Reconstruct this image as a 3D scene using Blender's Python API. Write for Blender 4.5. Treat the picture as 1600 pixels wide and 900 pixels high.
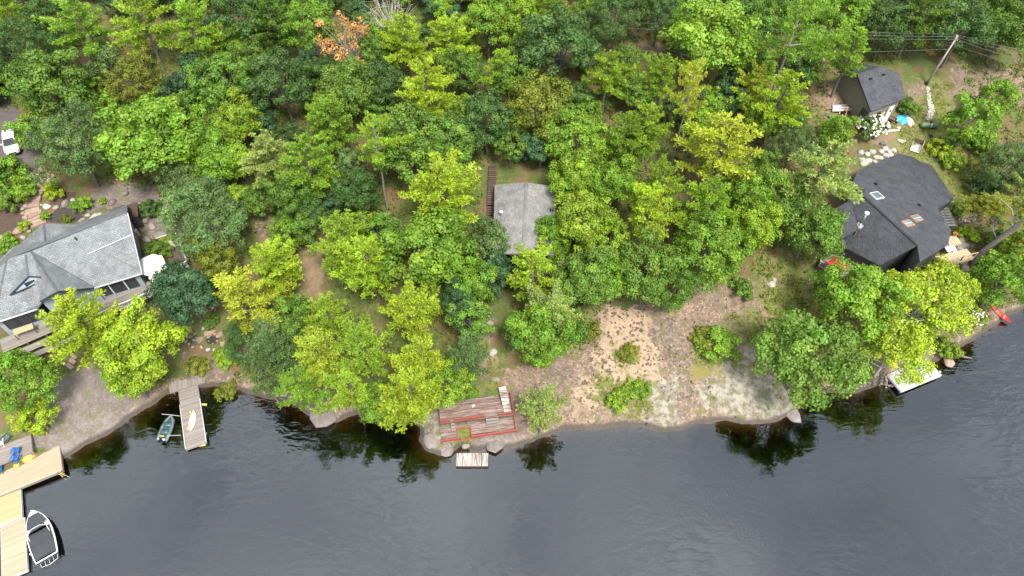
import bpy, bmesh, math, random
import numpy as np
from mathutils import Vector, Matrix
rad = math.radians
for o in list(bpy.data.objects): bpy.data.objects.remove(o)
scene = bpy.context.scene
COL = scene.collection

# ------------------------------------------------------------------ camera, sky, sun, exposure
F = 1081.0; CH = 75.0; PITCH = 53.0          # focal length in photo pixels, flying height, tilt below horizon
cam = bpy.data.cameras.new('camera'); cam_o = bpy.data.objects.new('camera', cam); COL.objects.link(cam_o)
cam_o.location = (0, 0, CH); cam_o.rotation_euler = (rad(90 - PITCH), 0, 0)
cam.sensor_fit = 'HORIZONTAL'; cam.angle_x = 2 * math.atan(800 / F); cam.clip_start = 0.5; cam.clip_end = 9000
scene.camera = cam_o
SUN_EL, SUN_AZ = 60.0, 155.0                  # high, behind the camera to the right, through thin cloud
world = bpy.data.worlds.new('World'); scene.world = world; world.use_nodes = True
wn = world.node_tree.nodes; wl = world.node_tree.links; wn.clear()
sky = wn.new('ShaderNodeTexSky'); sky.sky_type = 'NISHITA'; sky.sun_disc = False
sky.sun_elevation = rad(SUN_EL); sky.sun_rotation = rad(SUN_AZ)
tc = wn.new('ShaderNodeTexCoord')
cn = wn.new('ShaderNodeTexNoise'); cn.inputs['Scale'].default_value = 3.4; cn.inputs['Detail'].default_value = 6; cn.inputs['Distortion'].default_value = .5
wl.new(tc.outputs['Generated'], cn.inputs['Vector'])
cr = wn.new('ShaderNodeValToRGB'); cr.color_ramp.elements[0].position = .36; cr.color_ramp.elements[0].color = (4.9, 5.2, 5.7, 1)
cr.color_ramp.elements[1].position = .66; cr.color_ramp.elements[1].color = (9.4, 9.5, 9.6, 1)
wl.new(cn.outputs['Fac'], cr.inputs[0])
mx = wn.new('ShaderNodeMix'); mx.data_type = 'RGBA'; mx.inputs[0].default_value = .86
wl.new(sky.outputs[0], mx.inputs[6]); wl.new(cr.outputs[0], mx.inputs[7])
bg = wn.new('ShaderNodeBackground'); bg.inputs[1].default_value = .1
wl.new(mx.outputs[2], bg.inputs[0])
wo = wn.new('ShaderNodeOutputWorld'); wl.new(bg.outputs[0], wo.inputs[0])
sl = bpy.data.lights.new('sun', 'SUN'); sl.energy = 2.7; sl.angle = rad(15); sl.color = (1, .95, .86)
so = bpy.data.objects.new('sun', sl); COL.objects.link(so)
so.rotation_euler = (Vector((math.sin(rad(SUN_AZ)) * math.cos(rad(SUN_EL)), math.cos(rad(SUN_AZ)) * math.cos(rad(SUN_EL)), math.sin(rad(SUN_EL))))).to_track_quat('Z', 'Y').to_euler()
scene.view_settings.view_transform = 'Standard'; scene.view_settings.look = 'None'
scene.view_settings.exposure = 1.2; scene.view_settings.gamma = 1
scene.render.engine = 'CYCLES'
scene.cycles.max_bounces = 5; scene.cycles.diffuse_bounces = 2; scene.cycles.transmission_bounces = 2; scene.cycles.transparent_max_bounces = 6

# ------------------------------------------------------------------ photo pixel -> place
SP, CP = math.sin(rad(PITCH)), math.cos(rad(PITCH))
def ray(px, py):
    x = (px - 800) / F; y = (450 - py) / F
    return Vector((x, y * SP + CP, y * CP - SP))
def at_z(px, py, z=0.0):
    d = ray(px, py); t = (z - CH) / d.z
    return Vector((d.x * t, d.y * t, z))
def on_plane(px, py, p0, n):
    d = ray(px, py); c = Vector((0, 0, CH)); t = (p0 - c).dot(n) / d.dot(n)
    return c + d * t
def project(p):
    q = p - Vector((0, 0, CH)); dep = q.y * CP - q.z * SP
    return 800 + F * q.x / dep, 450 - F * (q.y * SP + q.z * CP) / dep
def depth_of(p): return p.y * CP - (p.z - CH) * SP

# ------------------------------------------------------------------ noise
def _hash(ix, iy, s):
    h = (ix.astype(np.int64) * 374761393 + iy.astype(np.int64) * 668265263 + s * 1442695041) & 0xFFFFFFFF
    h = ((h ^ (h >> 13)) * 1274126177) & 0xFFFFFFFF
    return ((h ^ (h >> 16)) & 0xFFFF) / 65535.0
def vnoise(x, y, s=0):
    ix = np.floor(x); iy = np.floor(y); fx = x - ix; fy = y - iy
    fx = fx * fx * (3 - 2 * fx); fy = fy * fy * (3 - 2 * fy)
    a = _hash(ix, iy, s); b = _hash(ix + 1, iy, s); c = _hash(ix, iy + 1, s); d = _hash(ix + 1, iy + 1, s)
    return (a * (1 - fx) + b * fx) * (1 - fy) + (c * (1 - fx) + d * fx) * fy
def fbm(x, y, s=0, o=4):
    r = 0; a = .5
    for k in range(o): r = r + a * (vnoise(x, y, s + k * 7) - .5) * 2; x = x * 2.03 + 11.3; y = y * 2.03 - 5.7; a *= .5
    return r
def sstep(a, b, x):
    t = np.clip((x - a) / (b - a), 0, 1); return t * t * (3 - 2 * t)

# ------------------------------------------------------------------ terrain height field
SHORE_PX = [(-420,900),(-160,840),(-60,800),(0,765),(60,738),(100,714),(150,691),(190,666),(235,633),(260,616),(300,608),(330,603),(360,606),(400,618),
 (430,624),(460,632),(474,648),(500,658),(528,660),(545,650),(570,642),(600,641),(636,650),(660,666),(656,688),(666,704),(690,715),(708,710),
 (718,699),(742,704),(790,701),(830,691),(860,681),(880,673),(940,670),(1000,666),(1040,674),(1075,668),(1100,661),(1130,656),(1190,664),(1215,660),
 (1245,640),(1258,618),(1290,612),(1330,615),(1370,605),(1395,592),(1430,577),(1470,562),(1500,546),(1530,528),(1560,507),(1572,495),(1610,478),(1680,455),(1800,420),(2300,300)]
SH = np.array([tuple(at_z(*p))[:2] for p in SHORE_PX])
SH = np.vstack([[[-3000, SH[0, 1] - 60]], SH, [[3000, SH[-1, 1] + 60]]])
LAND = np.vstack([SH, [[3000, 6000], [-3000, 6000]]])
def poly_inside(P, x, y):
    ins = np.zeros(x.shape, bool); n = len(P)
    for i in range(n):
        x0, y0 = P[i]; x1, y1 = P[(i + 1) % n]
        if y0 == y1: continue
        c = ((y0 > y) != (y1 > y)) & (x < (x1 - x0) * (y - y0) / (y1 - y0) + x0); ins ^= c
    return ins
def line_dist(P, x, y, closed=False):
    d = np.full(x.shape, 1e9); n = len(P)
    for i in range(n if closed else n - 1):
        ax, ay = P[i]; bx, by = P[(i + 1) % n]; vx, vy = bx - ax, by - ay
        t = np.clip(((x - ax) * vx + (y - ay) * vy) / (vx * vx + vy * vy + 1e-9), 0, 1)
        d = np.minimum(d, np.hypot(x - ax - t * vx, y - ay - t * vy))
    return d
def signed(P, x, y): return np.where(poly_inside(P, x, y), 1, -1) * line_dist(P, x, y, True)
def height(x, y):
    d = np.where(poly_inside(LAND, x, y), 1, -1) * line_dist(SH, x, y)
    d = d + .5 * fbm(x * .55, y * .55, 3, 3)
    dl = np.maximum(d, 0)
    h = .5 * sstep(0, .9, d) + .27 * np.minimum(dl, 36) + .14 * np.clip(dl - 36, 0, 120)
    amp = sstep(0, 6, d)
    h = h + amp * (.9 * fbm(x * .08, y * .08, 21, 3) + .35 * fbm(x * .35, y * .35, 5, 4)) + sstep(.3, 2, d) * .10 * fbm(x * 1.3, y * 1.3, 9, 3)
    dw = np.maximum(-d, 0)
    return h - .55 * np.minimum(dw, 12) - .02 * np.clip(dw - 12, 0, 40)
def spaced(lo, hi, step, out):
    core = np.arange(lo, hi, step); g = step * np.cumprod(np.full(40, 1.22)); a = np.cumsum(g); a = a[a < out]
    return np.concatenate([(lo - a)[::-1], core, core[-1] + a])
XS = spaced(-84, 84, .42, 4000); YS = spaced(24, 118, .40, 4000)
GX, GY = np.meshgrid(XS, YS); GZ = height(GX, GY)
def T(x, y):
    i = min(max(int(np.searchsorted(XS, x)) - 1, 0), len(XS) - 2); j = min(max(int(np.searchsorted(YS, y)) - 1, 0), len(YS) - 2)
    fx = (x - XS[i]) / (XS[i + 1] - XS[i]); fy = (y - YS[j]) / (YS[j + 1] - YS[j])
    return float((GZ[j, i] * (1 - fx) + GZ[j, i + 1] * fx) * (1 - fy) + (GZ[j + 1, i] * (1 - fx) + GZ[j + 1, i + 1] * fx) * fy)
def on_ground(px, py, h=0.0):
    d = ray(px, py); t0 = (34 - CH) / d.z; c = Vector((0, 0, CH)); p = c + d * t0; st = .5
    for _ in range(400):
        q = p + d * st
        if q.z < max(T(q.x, q.y), -.02) + h:
            lo, hi = 0, st
            for _ in range(14):
                m = (lo + hi) / 2; q = p + d * m
                if q.z < max(T(q.x, q.y), -.02) + h: hi = m
                else: lo = m
            return p + d * hi
        p = q
    return p
def gpoly(pts): return np.array([tuple(on_ground(*p))[:2] for p in pts])

# ------------------------------------------------------------------ object helpers
def tag(o, label=None, cat=None, group=None, kind=None):
    if label: o['label'] = label
    if cat: o['category'] = cat
    if group: o['group'] = group
    if kind: o['kind'] = kind
    return o
def thing(name, loc, label, cat, group=None, rz=0.0):
    o = bpy.data.objects.new(name, None); COL.objects.link(o); o.location = loc; o.rotation_euler = (0, 0, rz); o.empty_display_size = .3
    return tag(o, label, cat, group)
def np_mesh(name, V, Fa, mat=None, smooth=False):
    V = np.asarray(V, np.float32); Fa = np.asarray(Fa, np.int32); k = Fa.shape[1]; me = bpy.data.meshes.new(name)
    me.vertices.add(len(V)); me.vertices.foreach_set('co', V.ravel())
    me.loops.add(Fa.size); me.loops.foreach_set('vertex_index', Fa.ravel())
    me.polygons.add(len(Fa)); me.polygons.foreach_set('loop_start', np.arange(0, Fa.size, k, dtype=np.int32))
    if smooth: me.polygons.foreach_set('use_smooth', np.ones(len(Fa), bool))
    me.update(calc_edges=True)
    if mat: me.materials.append(mat)
    return me
class MB:
    """collects shapes; .part() links them as ONE mesh under a thing, .obj() as one top-level mesh"""
    def __init__(s): s.v = []; s.f = []
    def add(s, vs, fs):
        b = len(s.v); s.v += [Vector(v) for v in vs]; s.f += [[i + b for i in f] for f in fs]; return s
    def box(s, c, sx, sy, sz, rz=0.0, M=None):
        m = M or (Matrix.Translation(c) @ Matrix.Rotation(rz, 4, 'Z'))
        vs = [m @ Vector((x * sx / 2, y * sy / 2, z * sz / 2)) for z in (-1, 1) for x, y in ((-1, -1), (1, -1), (1, 1), (-1, 1))]
        return s.add(vs, [(3, 2, 1, 0), (4, 5, 6, 7), (0, 1, 5, 4), (1, 2, 6, 5), (2, 3, 7, 6), (3, 0, 4, 7)])
    def bar(s, a, b, w, h=None):
        a = Vector(a); b = Vector(b); d = b - a; L = d.length; h = h or w
        q = d.to_track_quat('X', 'Z').to_matrix().to_4x4()
        return s.box(None, L, w, h, M=Matrix.Translation((a + b) / 2) @ q)
    def tube(s, pts, rs, n=6, cap=True):
        pts = [Vector(p) for p in pts]; rs = rs if isinstance(rs, (list, tuple)) else [rs] * len(pts)
        rings = []
        for i, p in enumerate(pts):
            d = (pts[min(i + 1, len(pts) - 1)] - pts[max(i - 1, 0)]).normalized()
            a = d.orthogonal().normalized() if i == 0 else (ax - d * ax.dot(d)).normalized()
            ax = a; b = d.cross(a)
            rings.append([p + (a * math.cos(2 * math.pi * k / n) + b * math.sin(2 * math.pi * k / n)) * rs[i] for k in range(n)])
        vs = [v for r in rings for v in r]
        fs = [(i * n + k, i * n + (k + 1) % n, (i + 1) * n + (k + 1) % n, (i + 1) * n + k) for i in range(len(pts) - 1) for k in range(n)]
        if cap: fs += [tuple(range(n - 1, -1, -1)), tuple(range((len(pts) - 1) * n, len(pts) * n))]
        return s.add(vs, fs)
    def slab(s, top, down):
        """polygon given by its top corners, thickened by the vector down"""
        top = [Vector(p) for p in top]; n = len(top); down = Vector(down)
        nn = Vector((0, 0, 0))
        for i in range(n): nn += (top[i] - top[0]).cross(top[(i + 1) % n] - top[0])
        if nn.dot(down) > 0: top = top[::-1]
        vs = top + [p + down for p in top]
        return s.add(vs, [tuple(range(n)), tuple(range(2 * n - 1, n - 1, -1))] + [(i, i + n, (i + 1) % n + n, (i + 1) % n) for i in range(n)])
    def lathe(s, prof, n=12, M=None, cap=True):
        M = M or Matrix(); vs = []; fs = []
        for r, z in prof: vs += [M @ Vector((r * math.cos(2 * math.pi * k / n), r * math.sin(2 * math.pi * k / n), z)) for k in range(n)]
        for i in range(len(prof) - 1): fs += [(i * n + k, i * n + (k + 1) % n, (i + 1) * n + (k + 1) % n, (i + 1) * n + k) for k in range(n)]
        if cap: fs += [tuple(range(n - 1, -1, -1)), tuple(range((len(prof) - 1) * n, len(prof) * n))]
        return s.add(vs, fs)
    def mesh(s, name, mat, off=None, smooth=False):
        me = bpy.data.meshes.new(name); o = off or Vector((0, 0, 0))
        me.from_pydata([tuple(v - o) for v in s.v], [], s.f); me.materials.append(mat)
        if smooth: me.polygons.foreach_set('use_smooth', [True] * len(me.polygons))
        me.update(); return me
    def part(s, name, mat, root, smooth=False, local=False, base=None):
        """world-space shapes become a child of root (root unrotated), or local shapes if local"""
        off = None if local else (base if base is not None else Vector(root.location))
        o = bpy.data.objects.new(name, s.mesh(name, mat, off, smooth)); COL.objects.link(o); o.parent = root; return o
    def obj(s, name, mat, label=None, cat=None, group=None, kind=None, smooth=False):
        c = sum(s.v, Vector((0, 0, 0))) / len(s.v); c.z = min(v.z for v in s.v)
        o = bpy.data.objects.new(name, s.mesh(name, mat, c, smooth)); COL.objects.link(o); o.location = c
        return tag(o, label, cat, group, kind)
def plane_uv(me):
    """metres along the course and up the slope of every face"""
    uv = me.uv_layers.new(name='UVMap')
    for p in me.polygons:
        n = p.normal; u = Vector((0, 0, 1)).cross(n)
        u = u.normalized() if u.length > .05 else Vector((1, 0, 0)); v = n.cross(u)
        for li in p.loop_indices:
            co = me.vertices[me.loops[li].vertex_index].co; uv.data[li].uv = (co.dot(u), co.dot(v))

# ------------------------------------------------------------------ materials
def new_mat(name):
    m = bpy.data.materials.new(name); m.use_nodes = True; nt = m.node_tree; return m, nt, nt.nodes['Principled BSDF']
def N(nt, t, **k):
    n = nt.nodes.new(t)
    for a, b in k.items(): setattr(n, a, b)
    return n
def mixc(nt, f, a, b, blend='MIX'):
    n = N(nt, 'ShaderNodeMix', data_type='RGBA', blend_type=blend)
    for s, v in ((0, f), (6, a), (7, b)):
        if hasattr(v, 'is_output'): nt.links.new(v, n.inputs[s])
        else: n.inputs[s].default_value = v if s == 0 else (tuple(v) + (1,) if len(v) == 3 else v)
    return n.outputs[2]
def noise(nt, scale, detail=4, vec=None, rough=.55, dist=0.0, coord='Object'):
    n = N(nt, 'ShaderNodeTexNoise'); n.inputs['Scale'].default_value = scale; n.inputs['Detail'].default_value = detail
    n.inputs['Roughness'].default_value = rough; n.inputs['Distortion'].default_value = dist
    if vec is None:
        t = N(nt, 'ShaderNodeTexCoord'); vec = t.outputs[coord]
    nt.links.new(vec, n.inputs['Vector']); return n.outputs['Fac']
def ramp(nt, src, stops):
    r = N(nt, 'ShaderNodeValToRGB'); e = r.color_ramp.elements
    while len(e) < len(stops): e.new(.5)
    for i, (p, c) in enumerate(stops): e[i].position = p; e[i].color = (c, c, c, 1) if isinstance(c, (int, float)) else tuple(c) + (1,)
    nt.links.new(src, r.inputs[0]); return r.outputs[0]
def bump(nt, b, src, strength=.4, dist=.05):
    n = N(nt, 'ShaderNodeBump'); n.inputs['Strength'].default_value = strength; n.inputs['Distance'].default_value = dist
    nt.links.new(src, n.inputs['Height']); nt.links.new(n.outputs[0], b.inputs['Normal'])
def pmat(name, c1, c2=None, scale=3.0, rough=.75, metal=0.0, bmp=.15, obj_rand=0.0, coat=0.0):
    m, nt, b = new_mat(name); c2 = c2 or tuple(x * .72 for x in c1)
    f = ramp(nt, noise(nt, scale, 5), [(.32, 0.0), (.68, 1.0)]); col = mixc(nt, f, c1, c2)
    if obj_rand:
        oi = N(nt, 'ShaderNodeObjectInfo'); mr = N(nt, 'ShaderNodeMapRange'); nt.links.new(oi.outputs['Random'], mr.inputs[0])
        mr.inputs[3].default_value = 1 - obj_rand; mr.inputs[4].default_value = 1 + obj_rand * .6
        col = mixc(nt, 1.0, col, mr.outputs[0], 'MULTIPLY')
    nt.links.new(col, b.inputs['Base Color']); b.inputs['Roughness'].default_value = rough; b.inputs['Metallic'].default_value = metal
    b.inputs['Coat Weight'].default_value = coat
    if bmp: bump(nt, b, noise(nt, scale * 5, 4), bmp)
    return m
def wood_mat(name, c1, c2, rnd=.25, worn=None):
    """grain runs along each plank's own x axis; every plank has its own tone"""
    m, nt, b = new_mat(name); t = N(nt, 'ShaderNodeTexCoord'); mp = N(nt, 'ShaderNodeMapping'); mp.inputs['Scale'].default_value = (.7, 14, 14)
    nt.links.new(t.outputs['Object'], mp.inputs[0]); oi = N(nt, 'ShaderNodeObjectInfo')
    ad = N(nt, 'ShaderNodeVectorMath', operation='ADD'); nt.links.new(mp.outputs[0], ad.inputs[0])
    sc = N(nt, 'ShaderNodeVectorMath', operation='SCALE'); sc.inputs[0].default_value = (37, 19, 53); nt.links.new(oi.outputs['Random'], sc.inputs['Scale'])
    nt.links.new(sc.outputs[0], ad.inputs[1])
    g = noise(nt, 1.0, 5, ad.outputs[0], .65); col = mixc(nt, ramp(nt, g, [(.35, 0.0), (.65, 1.0)]), c1, c2)
    if worn:
        wv = noise(nt, .9, 4, ad.outputs[0], .6); col = mixc(nt, ramp(nt, wv, [(.47, 0.0), (.56, 1.0)]), col, worn)
    mr = N(nt, 'ShaderNodeMapRange'); nt.links.new(oi.outputs['Random'], mr.inputs[0]); mr.inputs[3].default_value = 1 - rnd; mr.inputs[4].default_value = 1 + rnd * .5
    col = mixc(nt, 1.0, col, mr.outputs[0], 'MULTIPLY')
    nt.links.new(col, b.inputs['Base Color']); b.inputs['Roughness'].default_value = .8; bump(nt, b, g, .25, .01); return m
def shingle_mat(name, c1, c2, dark, bw=.42, rh=.2, mott=.35, stain=None):
    m, nt, b = new_mat(name); u = N(nt, 'ShaderNodeUVMap'); u.uv_map = 'UVMap'
    br = N(nt, 'ShaderNodeTexBrick'); br.inputs['Scale'].default_value = 1; br.inputs['Brick Width'].default_value = bw; br.inputs['Row Height'].default_value = rh
    br.inputs['Mortar Size'].default_value = .022; br.inputs['Mortar Smooth'].default_value = .3; br.inputs['Bias'].default_value = 0
    for k, v in (('Color1', c1), ('Color2', c2), ('Mortar', dark)): br.inputs[k].default_value = tuple(v) + (1,)
    nt.links.new(u.outputs[0], br.inputs['Vector'])
    mo = ramp(nt, noise(nt, .8, 6, rough=.65), [(.3, 1 - mott), (.7, 1 + mott * .6)])
    col = mixc(nt, 1.0, br.outputs['Color'], mo, 'MULTIPLY')
    fl = ramp(nt, noise(nt, 7.0, 4), [(.35, .8), (.65, 1.2)]); col = mixc(nt, 1.0, col, fl, 'MULTIPLY')
    if stain:
        col = mixc(nt, ramp(nt, noise(nt, 1.3, 6, rough=.7), [(.58, 0.0), (.68, .75)]), col, stain)
    nt.links.new(col, b.inputs['Base Color']); b.inputs['Roughness'].default_value = .72
    bump(nt, b, br.outputs['Fac'], -.35, .02); return m

M = {}
# leaves: own colour per tree (object colour), own tone per leaf (attribute), thin and translucent
def leaf_mat(name, trans=.38):
    m, nt, b = new_mat(name); oi = N(nt, 'ShaderNodeObjectInfo'); at = N(nt, 'ShaderNodeAttribute'); at.attribute_name = 'tone'
    hs = N(nt, 'ShaderNodeHueSaturation'); nt.links.new(oi.outputs['Color'], hs.inputs['Color'])
    sx = N(nt, 'ShaderNodeSeparateColor'); nt.links.new(at.outputs['Color'], sx.inputs[0])
    for sock, src, lo, hi in (('Hue', 1, .482, .518), ('Value', 0, .55, 1.5), ('Saturation', 2, .82, 1.08)):
        mr = N(nt, 'ShaderNodeMapRange'); nt.links.new(sx.outputs[src], mr.inputs[0]); mr.inputs[3].default_value = lo; mr.inputs[4].default_value = hi
        nt.links.new(mr.outputs[0], hs.inputs[sock])
    nt.links.new(hs.outputs[0], b.inputs['Base Color']); b.inputs['Roughness'].default_value = .55; b.inputs['Specular IOR Level'].default_value = .35
    tr = N(nt, 'ShaderNodeBsdfTranslucent'); nt.links.new(mixc(nt, 1.0, hs.outputs[0], (1.25, 1.15, .55), 'MULTIPLY'), tr.inputs[0])
    ms = N(nt, 'ShaderNodeMixShader'); ms.inputs[0].default_value = trans
    nt.links.new(b.outputs[0], ms.inputs[1]); nt.links.new(tr.outputs[0], ms.inputs[2])
    nt.links.new(ms.outputs[0], nt.nodes['Material Output'].inputs[0]); return m
M['leaf'] = leaf_mat('leaf', .30); M['needle'] = leaf_mat('needle', .24)
M['bark'] = pmat('bark', (.20, .17, .148), (.10, .085, .074), 6, .9, bmp=.5)
M['bark_grey'] = pmat('bark_grey', (.30, .275, .25), (.17, .15, .135), 5, .9, bmp=.4)
M['bark_white'] = pmat('bark_white', (.62, .58, .53), (.36, .33, .30), 5, .85, bmp=.2)
M['petal'] = pmat('petal', (.80, .78, .66), (.62, .62, .45), 9, .7, bmp=0)
M['shingle_grey'] = shingle_mat('shingle_grey', (.215, .23, .24), (.165, .178, .188), (.09, .096, .10))
M['shingle_dark'] = shingle_mat('shingle_dark', (.068, .073, .085), (.044, .048, .057), (.022, .023, .028), mott=.4)
M['shingle_pale'] = shingle_mat('shingle_pale', (.29, .283, .278), (.215, .21, .207), (.16, .155, .15), bw=.33, rh=.15, stain=(.15, .10, .078))
M['white'] = pmat('white', (.80, .80, .78), (.68, .68, .66), 2, .5, bmp=0)
M['white_gloss'] = pmat('white_gloss', (.82, .82, .81), (.76, .76, .75), 2, .25, bmp=0, coat=.5)
M['canvas'] = pmat('canvas', (.84, .83, .80), (.74, .73, .70), 3, .8, bmp=.05)
M['siding_blue'] = pmat('siding_blue', (.30, .345, .40), (.25, .29, .34), 3, .7)
M['siding_dark'] = pmat('siding_dark', (.055, .055, .058), (.035, .035, .037), 3, .7)
M['siding_khaki'] = pmat('siding_khaki', (.205, .195, .155), (.14, .135, .108), 3, .75)
M['trim_dark'] = pmat('trim_dark', (.035, .045, .055), None, 3, .5)
M['trim_white'] = pmat('trim_white', (.68, .69, .69), (.52, .53, .53), 3, .6)
M['soffit'] = pmat('soffit', (.42, .24, .12), (.30, .17, .09), 4, .7)
M['black'] = pmat('black', (.012, .012, .013), None, 3, .5, bmp=0)
M['rubber'] = pmat('rubber', (.02, .02, .021), None, 3, .85, bmp=.1)
M['steel'] = pmat('steel', (.52, .53, .54), (.42, .43, .44), 5, .3, metal=.9, bmp=0)
M['alu'] = pmat('alu', (.58, .58, .57), (.46, .46, .45), 5, .4, metal=.6, bmp=0)
M['glass'] = pmat('glass', (.018, .022, .026), (.03, .034, .04), 1, .06, bmp=0, coat=.6)
M['skylight'] = pmat('skylight', (.10, .14, .155), (.15, .19, .20), 1, .08, bmp=0, coat=1.0)
M['red_paint'] = pmat('red_paint', (.40, .075, .05), (.27, .07, .05), 4, .7)
M['red_cloth'] = pmat('red_cloth', (.62, .035, .03), (.42, .03, .025), 4, .8)
M['orange'] = pmat('orange', (.55, .17, .05), (.42, .13, .04), 4, .6)
M['blue'] = pmat('blue', (.012, .13, .42), (.01, .09, .30), 4, .4)
M['tarp'] = pmat('tarp', (.03, .33, .62), (.06, .46, .74), 5, .45, bmp=.3)
M['yellow'] = pmat('yellow', (.72, .52, .045), (.62, .42, .05), 4, .4, bmp=0)
M['cream_yellow'] = pmat('cream_yellow', (.74, .62, .22), (.72, .50, .06), 3, .5, bmp=0)
M['tank_green'] = pmat('tank_green', (.13, .215, .125), (.10, .165, .10), 3, .45, bmp=0)
M['teal'] = pmat('teal', (.05, .12, .13), (.03, .07, .08), 3, .4, bmp=0)
M['aqua'] = pmat('aqua', (.10, .42, .46), None, 3, .6, bmp=0)
M['tyre'] = pmat('tyre', (.018, .018, .018), None, 3, .85)
M['grey_plastic'] = pmat('grey_plastic', (.13, .155, .165), (.10, .12, .13), 3, .5, bmp=0)
M['cover'] = pmat('cover', (.042, .047, .055), (.03, .034, .04), 1.5, .7, bmp=.15)
M['wood_grey'] = wood_mat('wood_grey', (.30, .265, .235), (.20, .175, .155), .22)
M['wood_tan'] = wood_mat('wood_tan', (.47, .37, .26), (.36, .275, .185), .16)
M['wood_new'] = wood_mat('wood_new', (.54, .38, .215), (.42, .28, .145), .2)
M['wood_brown'] = wood_mat('wood_brown', (.15, .10, .075), (.085, .06, .048), .3)
M['wood_weathered'] = wood_mat('wood_weathered', (.21, .115, .088), (.12, .07, .058), .3, worn=(.30, .25, .225))
M['wood_peeling'] = wood_mat('wood_peeling', (.60, .575, .54), (.42, .39, .36), .3, worn=(.20, .15, .125))
M['wood_pale'] = wood_mat('wood_pale', (.50, .49, .455), (.41, .40, .375), .12)
M['wood_light'] = wood_mat('wood_light', (.62, .50, .34), (.46, .34, .21), .2)
M['granite'] = pmat('granite', (.36, .31, .275), (.23, .20, .18), 2.5, .85, bmp=.5, obj_rand=.3)
M['granite_pink'] = pmat('granite_pink', (.40, .275, .22), (.29, .205, .17), 2.5, .85, bmp=.4, obj_rand=.22)
M['granite_white'] = pmat('granite_white', (.46, .43, .385), (.32, .30, .27), 2.5, .85, bmp=.4, obj_rand=.2)
M['granite_shore'] = pmat('granite_shore', (.25, .215, .195), (.14, .12, .11), 1.6, .8, bmp=.6, obj_rand=.2)
M['asphalt'] = pmat('asphalt', (.125, .105, .105), (.09, .075, .075), 1.2, .9, bmp=.2)
M['mulch'] = pmat('mulch', (.105, .065, .05), (.06, .04, .034), 5, .95, bmp=.5)
M['soil'] = pmat('soil', (.07, .058, .055), (.04, .034, .034), 5, .95, bmp=.5)
M['ash'] = pmat('ash', (.02, .018, .017), (.05, .045, .04), 8, .95, bmp=.5)
M['rust'] = pmat('rust', (.15, .065, .035), (.09, .04, .025), 6, .8)
M['gravel_white'] = pmat('gravel_white', (.54, .505, .47), (.40, .37, .34), 12, .9, bmp=.5)
M['pole_wood'] = pmat('pole_wood', (.42, .385, .345), (.30, .27, .24), 4, .85, bmp=.3)
M['wire'] = pmat('wire', (.16, .16, .165), None, 3, .5, bmp=0)
M['chip'] = pmat('chip', (.55, .42, .36), (.36, .26, .22), 6, .9, obj_rand=.2)

# ------------------------------------------------------------------ ground: zones of bare rock, grass, litter
def zone(polys, soft=.8, seed=0, wob=1.6):
    r = np.zeros(GX.shape)
    for P in polys:
        Q = gpoly(P); lo = Q.min(0) - 5; hi = Q.max(0) + 5
        s = (GX > lo[0]) & (GX < hi[0]) & (GY > lo[1]) & (GY < hi[1])
        x, y = GX[s], GY[s]; d = signed(Q, x, y) + wob * fbm(x * .5, y * .5, seed, 4)
        r[s] = np.maximum(r[s], sstep(-soft * 2.2, soft * 2.2, d))
    return r
LD = np.where(poly_inside(LAND, GX, GY), 1, -1) * line_dist(SH, GX, GY)
rock = zone([
 [(785,585),(905,555),(940,482),(1000,472),(1060,452),(1130,446),(1190,462),(1192,530),(1232,600),(1262,612),(1245,650),(1200,668),(1040,680),(880,684),(800,700),(775,640)],
 [(55,600),(140,572),(240,615),(150,702),(100,725),(40,700),(66,650)],
 [(150,285),(235,285),(300,365),(296,400),(250,395),(212,330),(130,335)],
 [(1484,98),(1560,98),(1640,140),(1545,185),(1478,178)], [(1422,128),(1446,132),(1450,182),(1425,176)],
 [(655,640),(700,640),(830,675),(800,708),(690,720),(650,690)], [(285,560),(345,555),(370,590),(330,606),(300,605)],
 [(742,480),(772,480),(782,560),(755,590)], [(1480,375),(1525,380),(1510,440),(1480,430)], [(415,600),(545,610),(550,662),(470,655),(425,628)],
 [(1490,540),(1560,490),(1575,500),(1500,555)], [(1330,590),(1400,570),(1400,600),(1330,618)], [(1490,330),(1525,335),(1525,352),(1488,350)],
 [(395,325),(420,325),(420,370),(395,370)]], .7, 31)
rock = np.maximum(rock, sstep(0, .4, LD) * (1 - sstep(.9, 2.0, LD + .7 * fbm(GX * .3, GY * .3, 77, 3))))
grass = zone([[(1455,120),(1490,130),(1485,200),(1450,255),(1400,235),(1390,190),(1430,195),(1440,150)],
 [(1475,240),(1560,230),(1560,330),(1490,320)], [(1175,395),(1255,395),(1270,500),(1200,520),(1190,470)], [(1140,495),(1195,490),(1200,530),(1150,540)],
 [(960,545),(1000,540),(1003,562),(965,572)], [(1080,530),(1150,505),(1155,565),(1090,575)], [(935,595),(1015,590),(1015,640),(940,645)],
 [(1480,400),(1560,400),(1545,480),(1500,480)], [(755,525),(780,560),(770,600),(750,560)], [(690,650),(740,660),(740,695),(715,700)],
 [(850,495),(935,480),(925,530),(870,540)], [(1040,440),(1060,440),(1060,490),(1030,490)]], .6, 51)
bare = zone([[(1195,400),(1228,400),(1230,520),(1205,540),(1180,500)], [(1140,440),(1185,440),(1185,485),(1130,480)], [(1310,180),(1440,200),(1430,235),(1310,215)],
 [(470,395),(505,395),(510,460),(470,470)], [(985,70),(1040,70),(1040,110),(980,110)], [(410,370),(430,370),(430,420),(410,420)], [(1270,130),(1320,130),(1330,180),(1270,180)]], .8, 61)
cream = zone([[(945,480),(1010,488),(1020,540),(1035,600),(1000,650),(950,640),(880,640),(925,580)], [(1195,545),(1235,600),(1225,630),(1190,620)]], .9, 71, 1.4)
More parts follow.
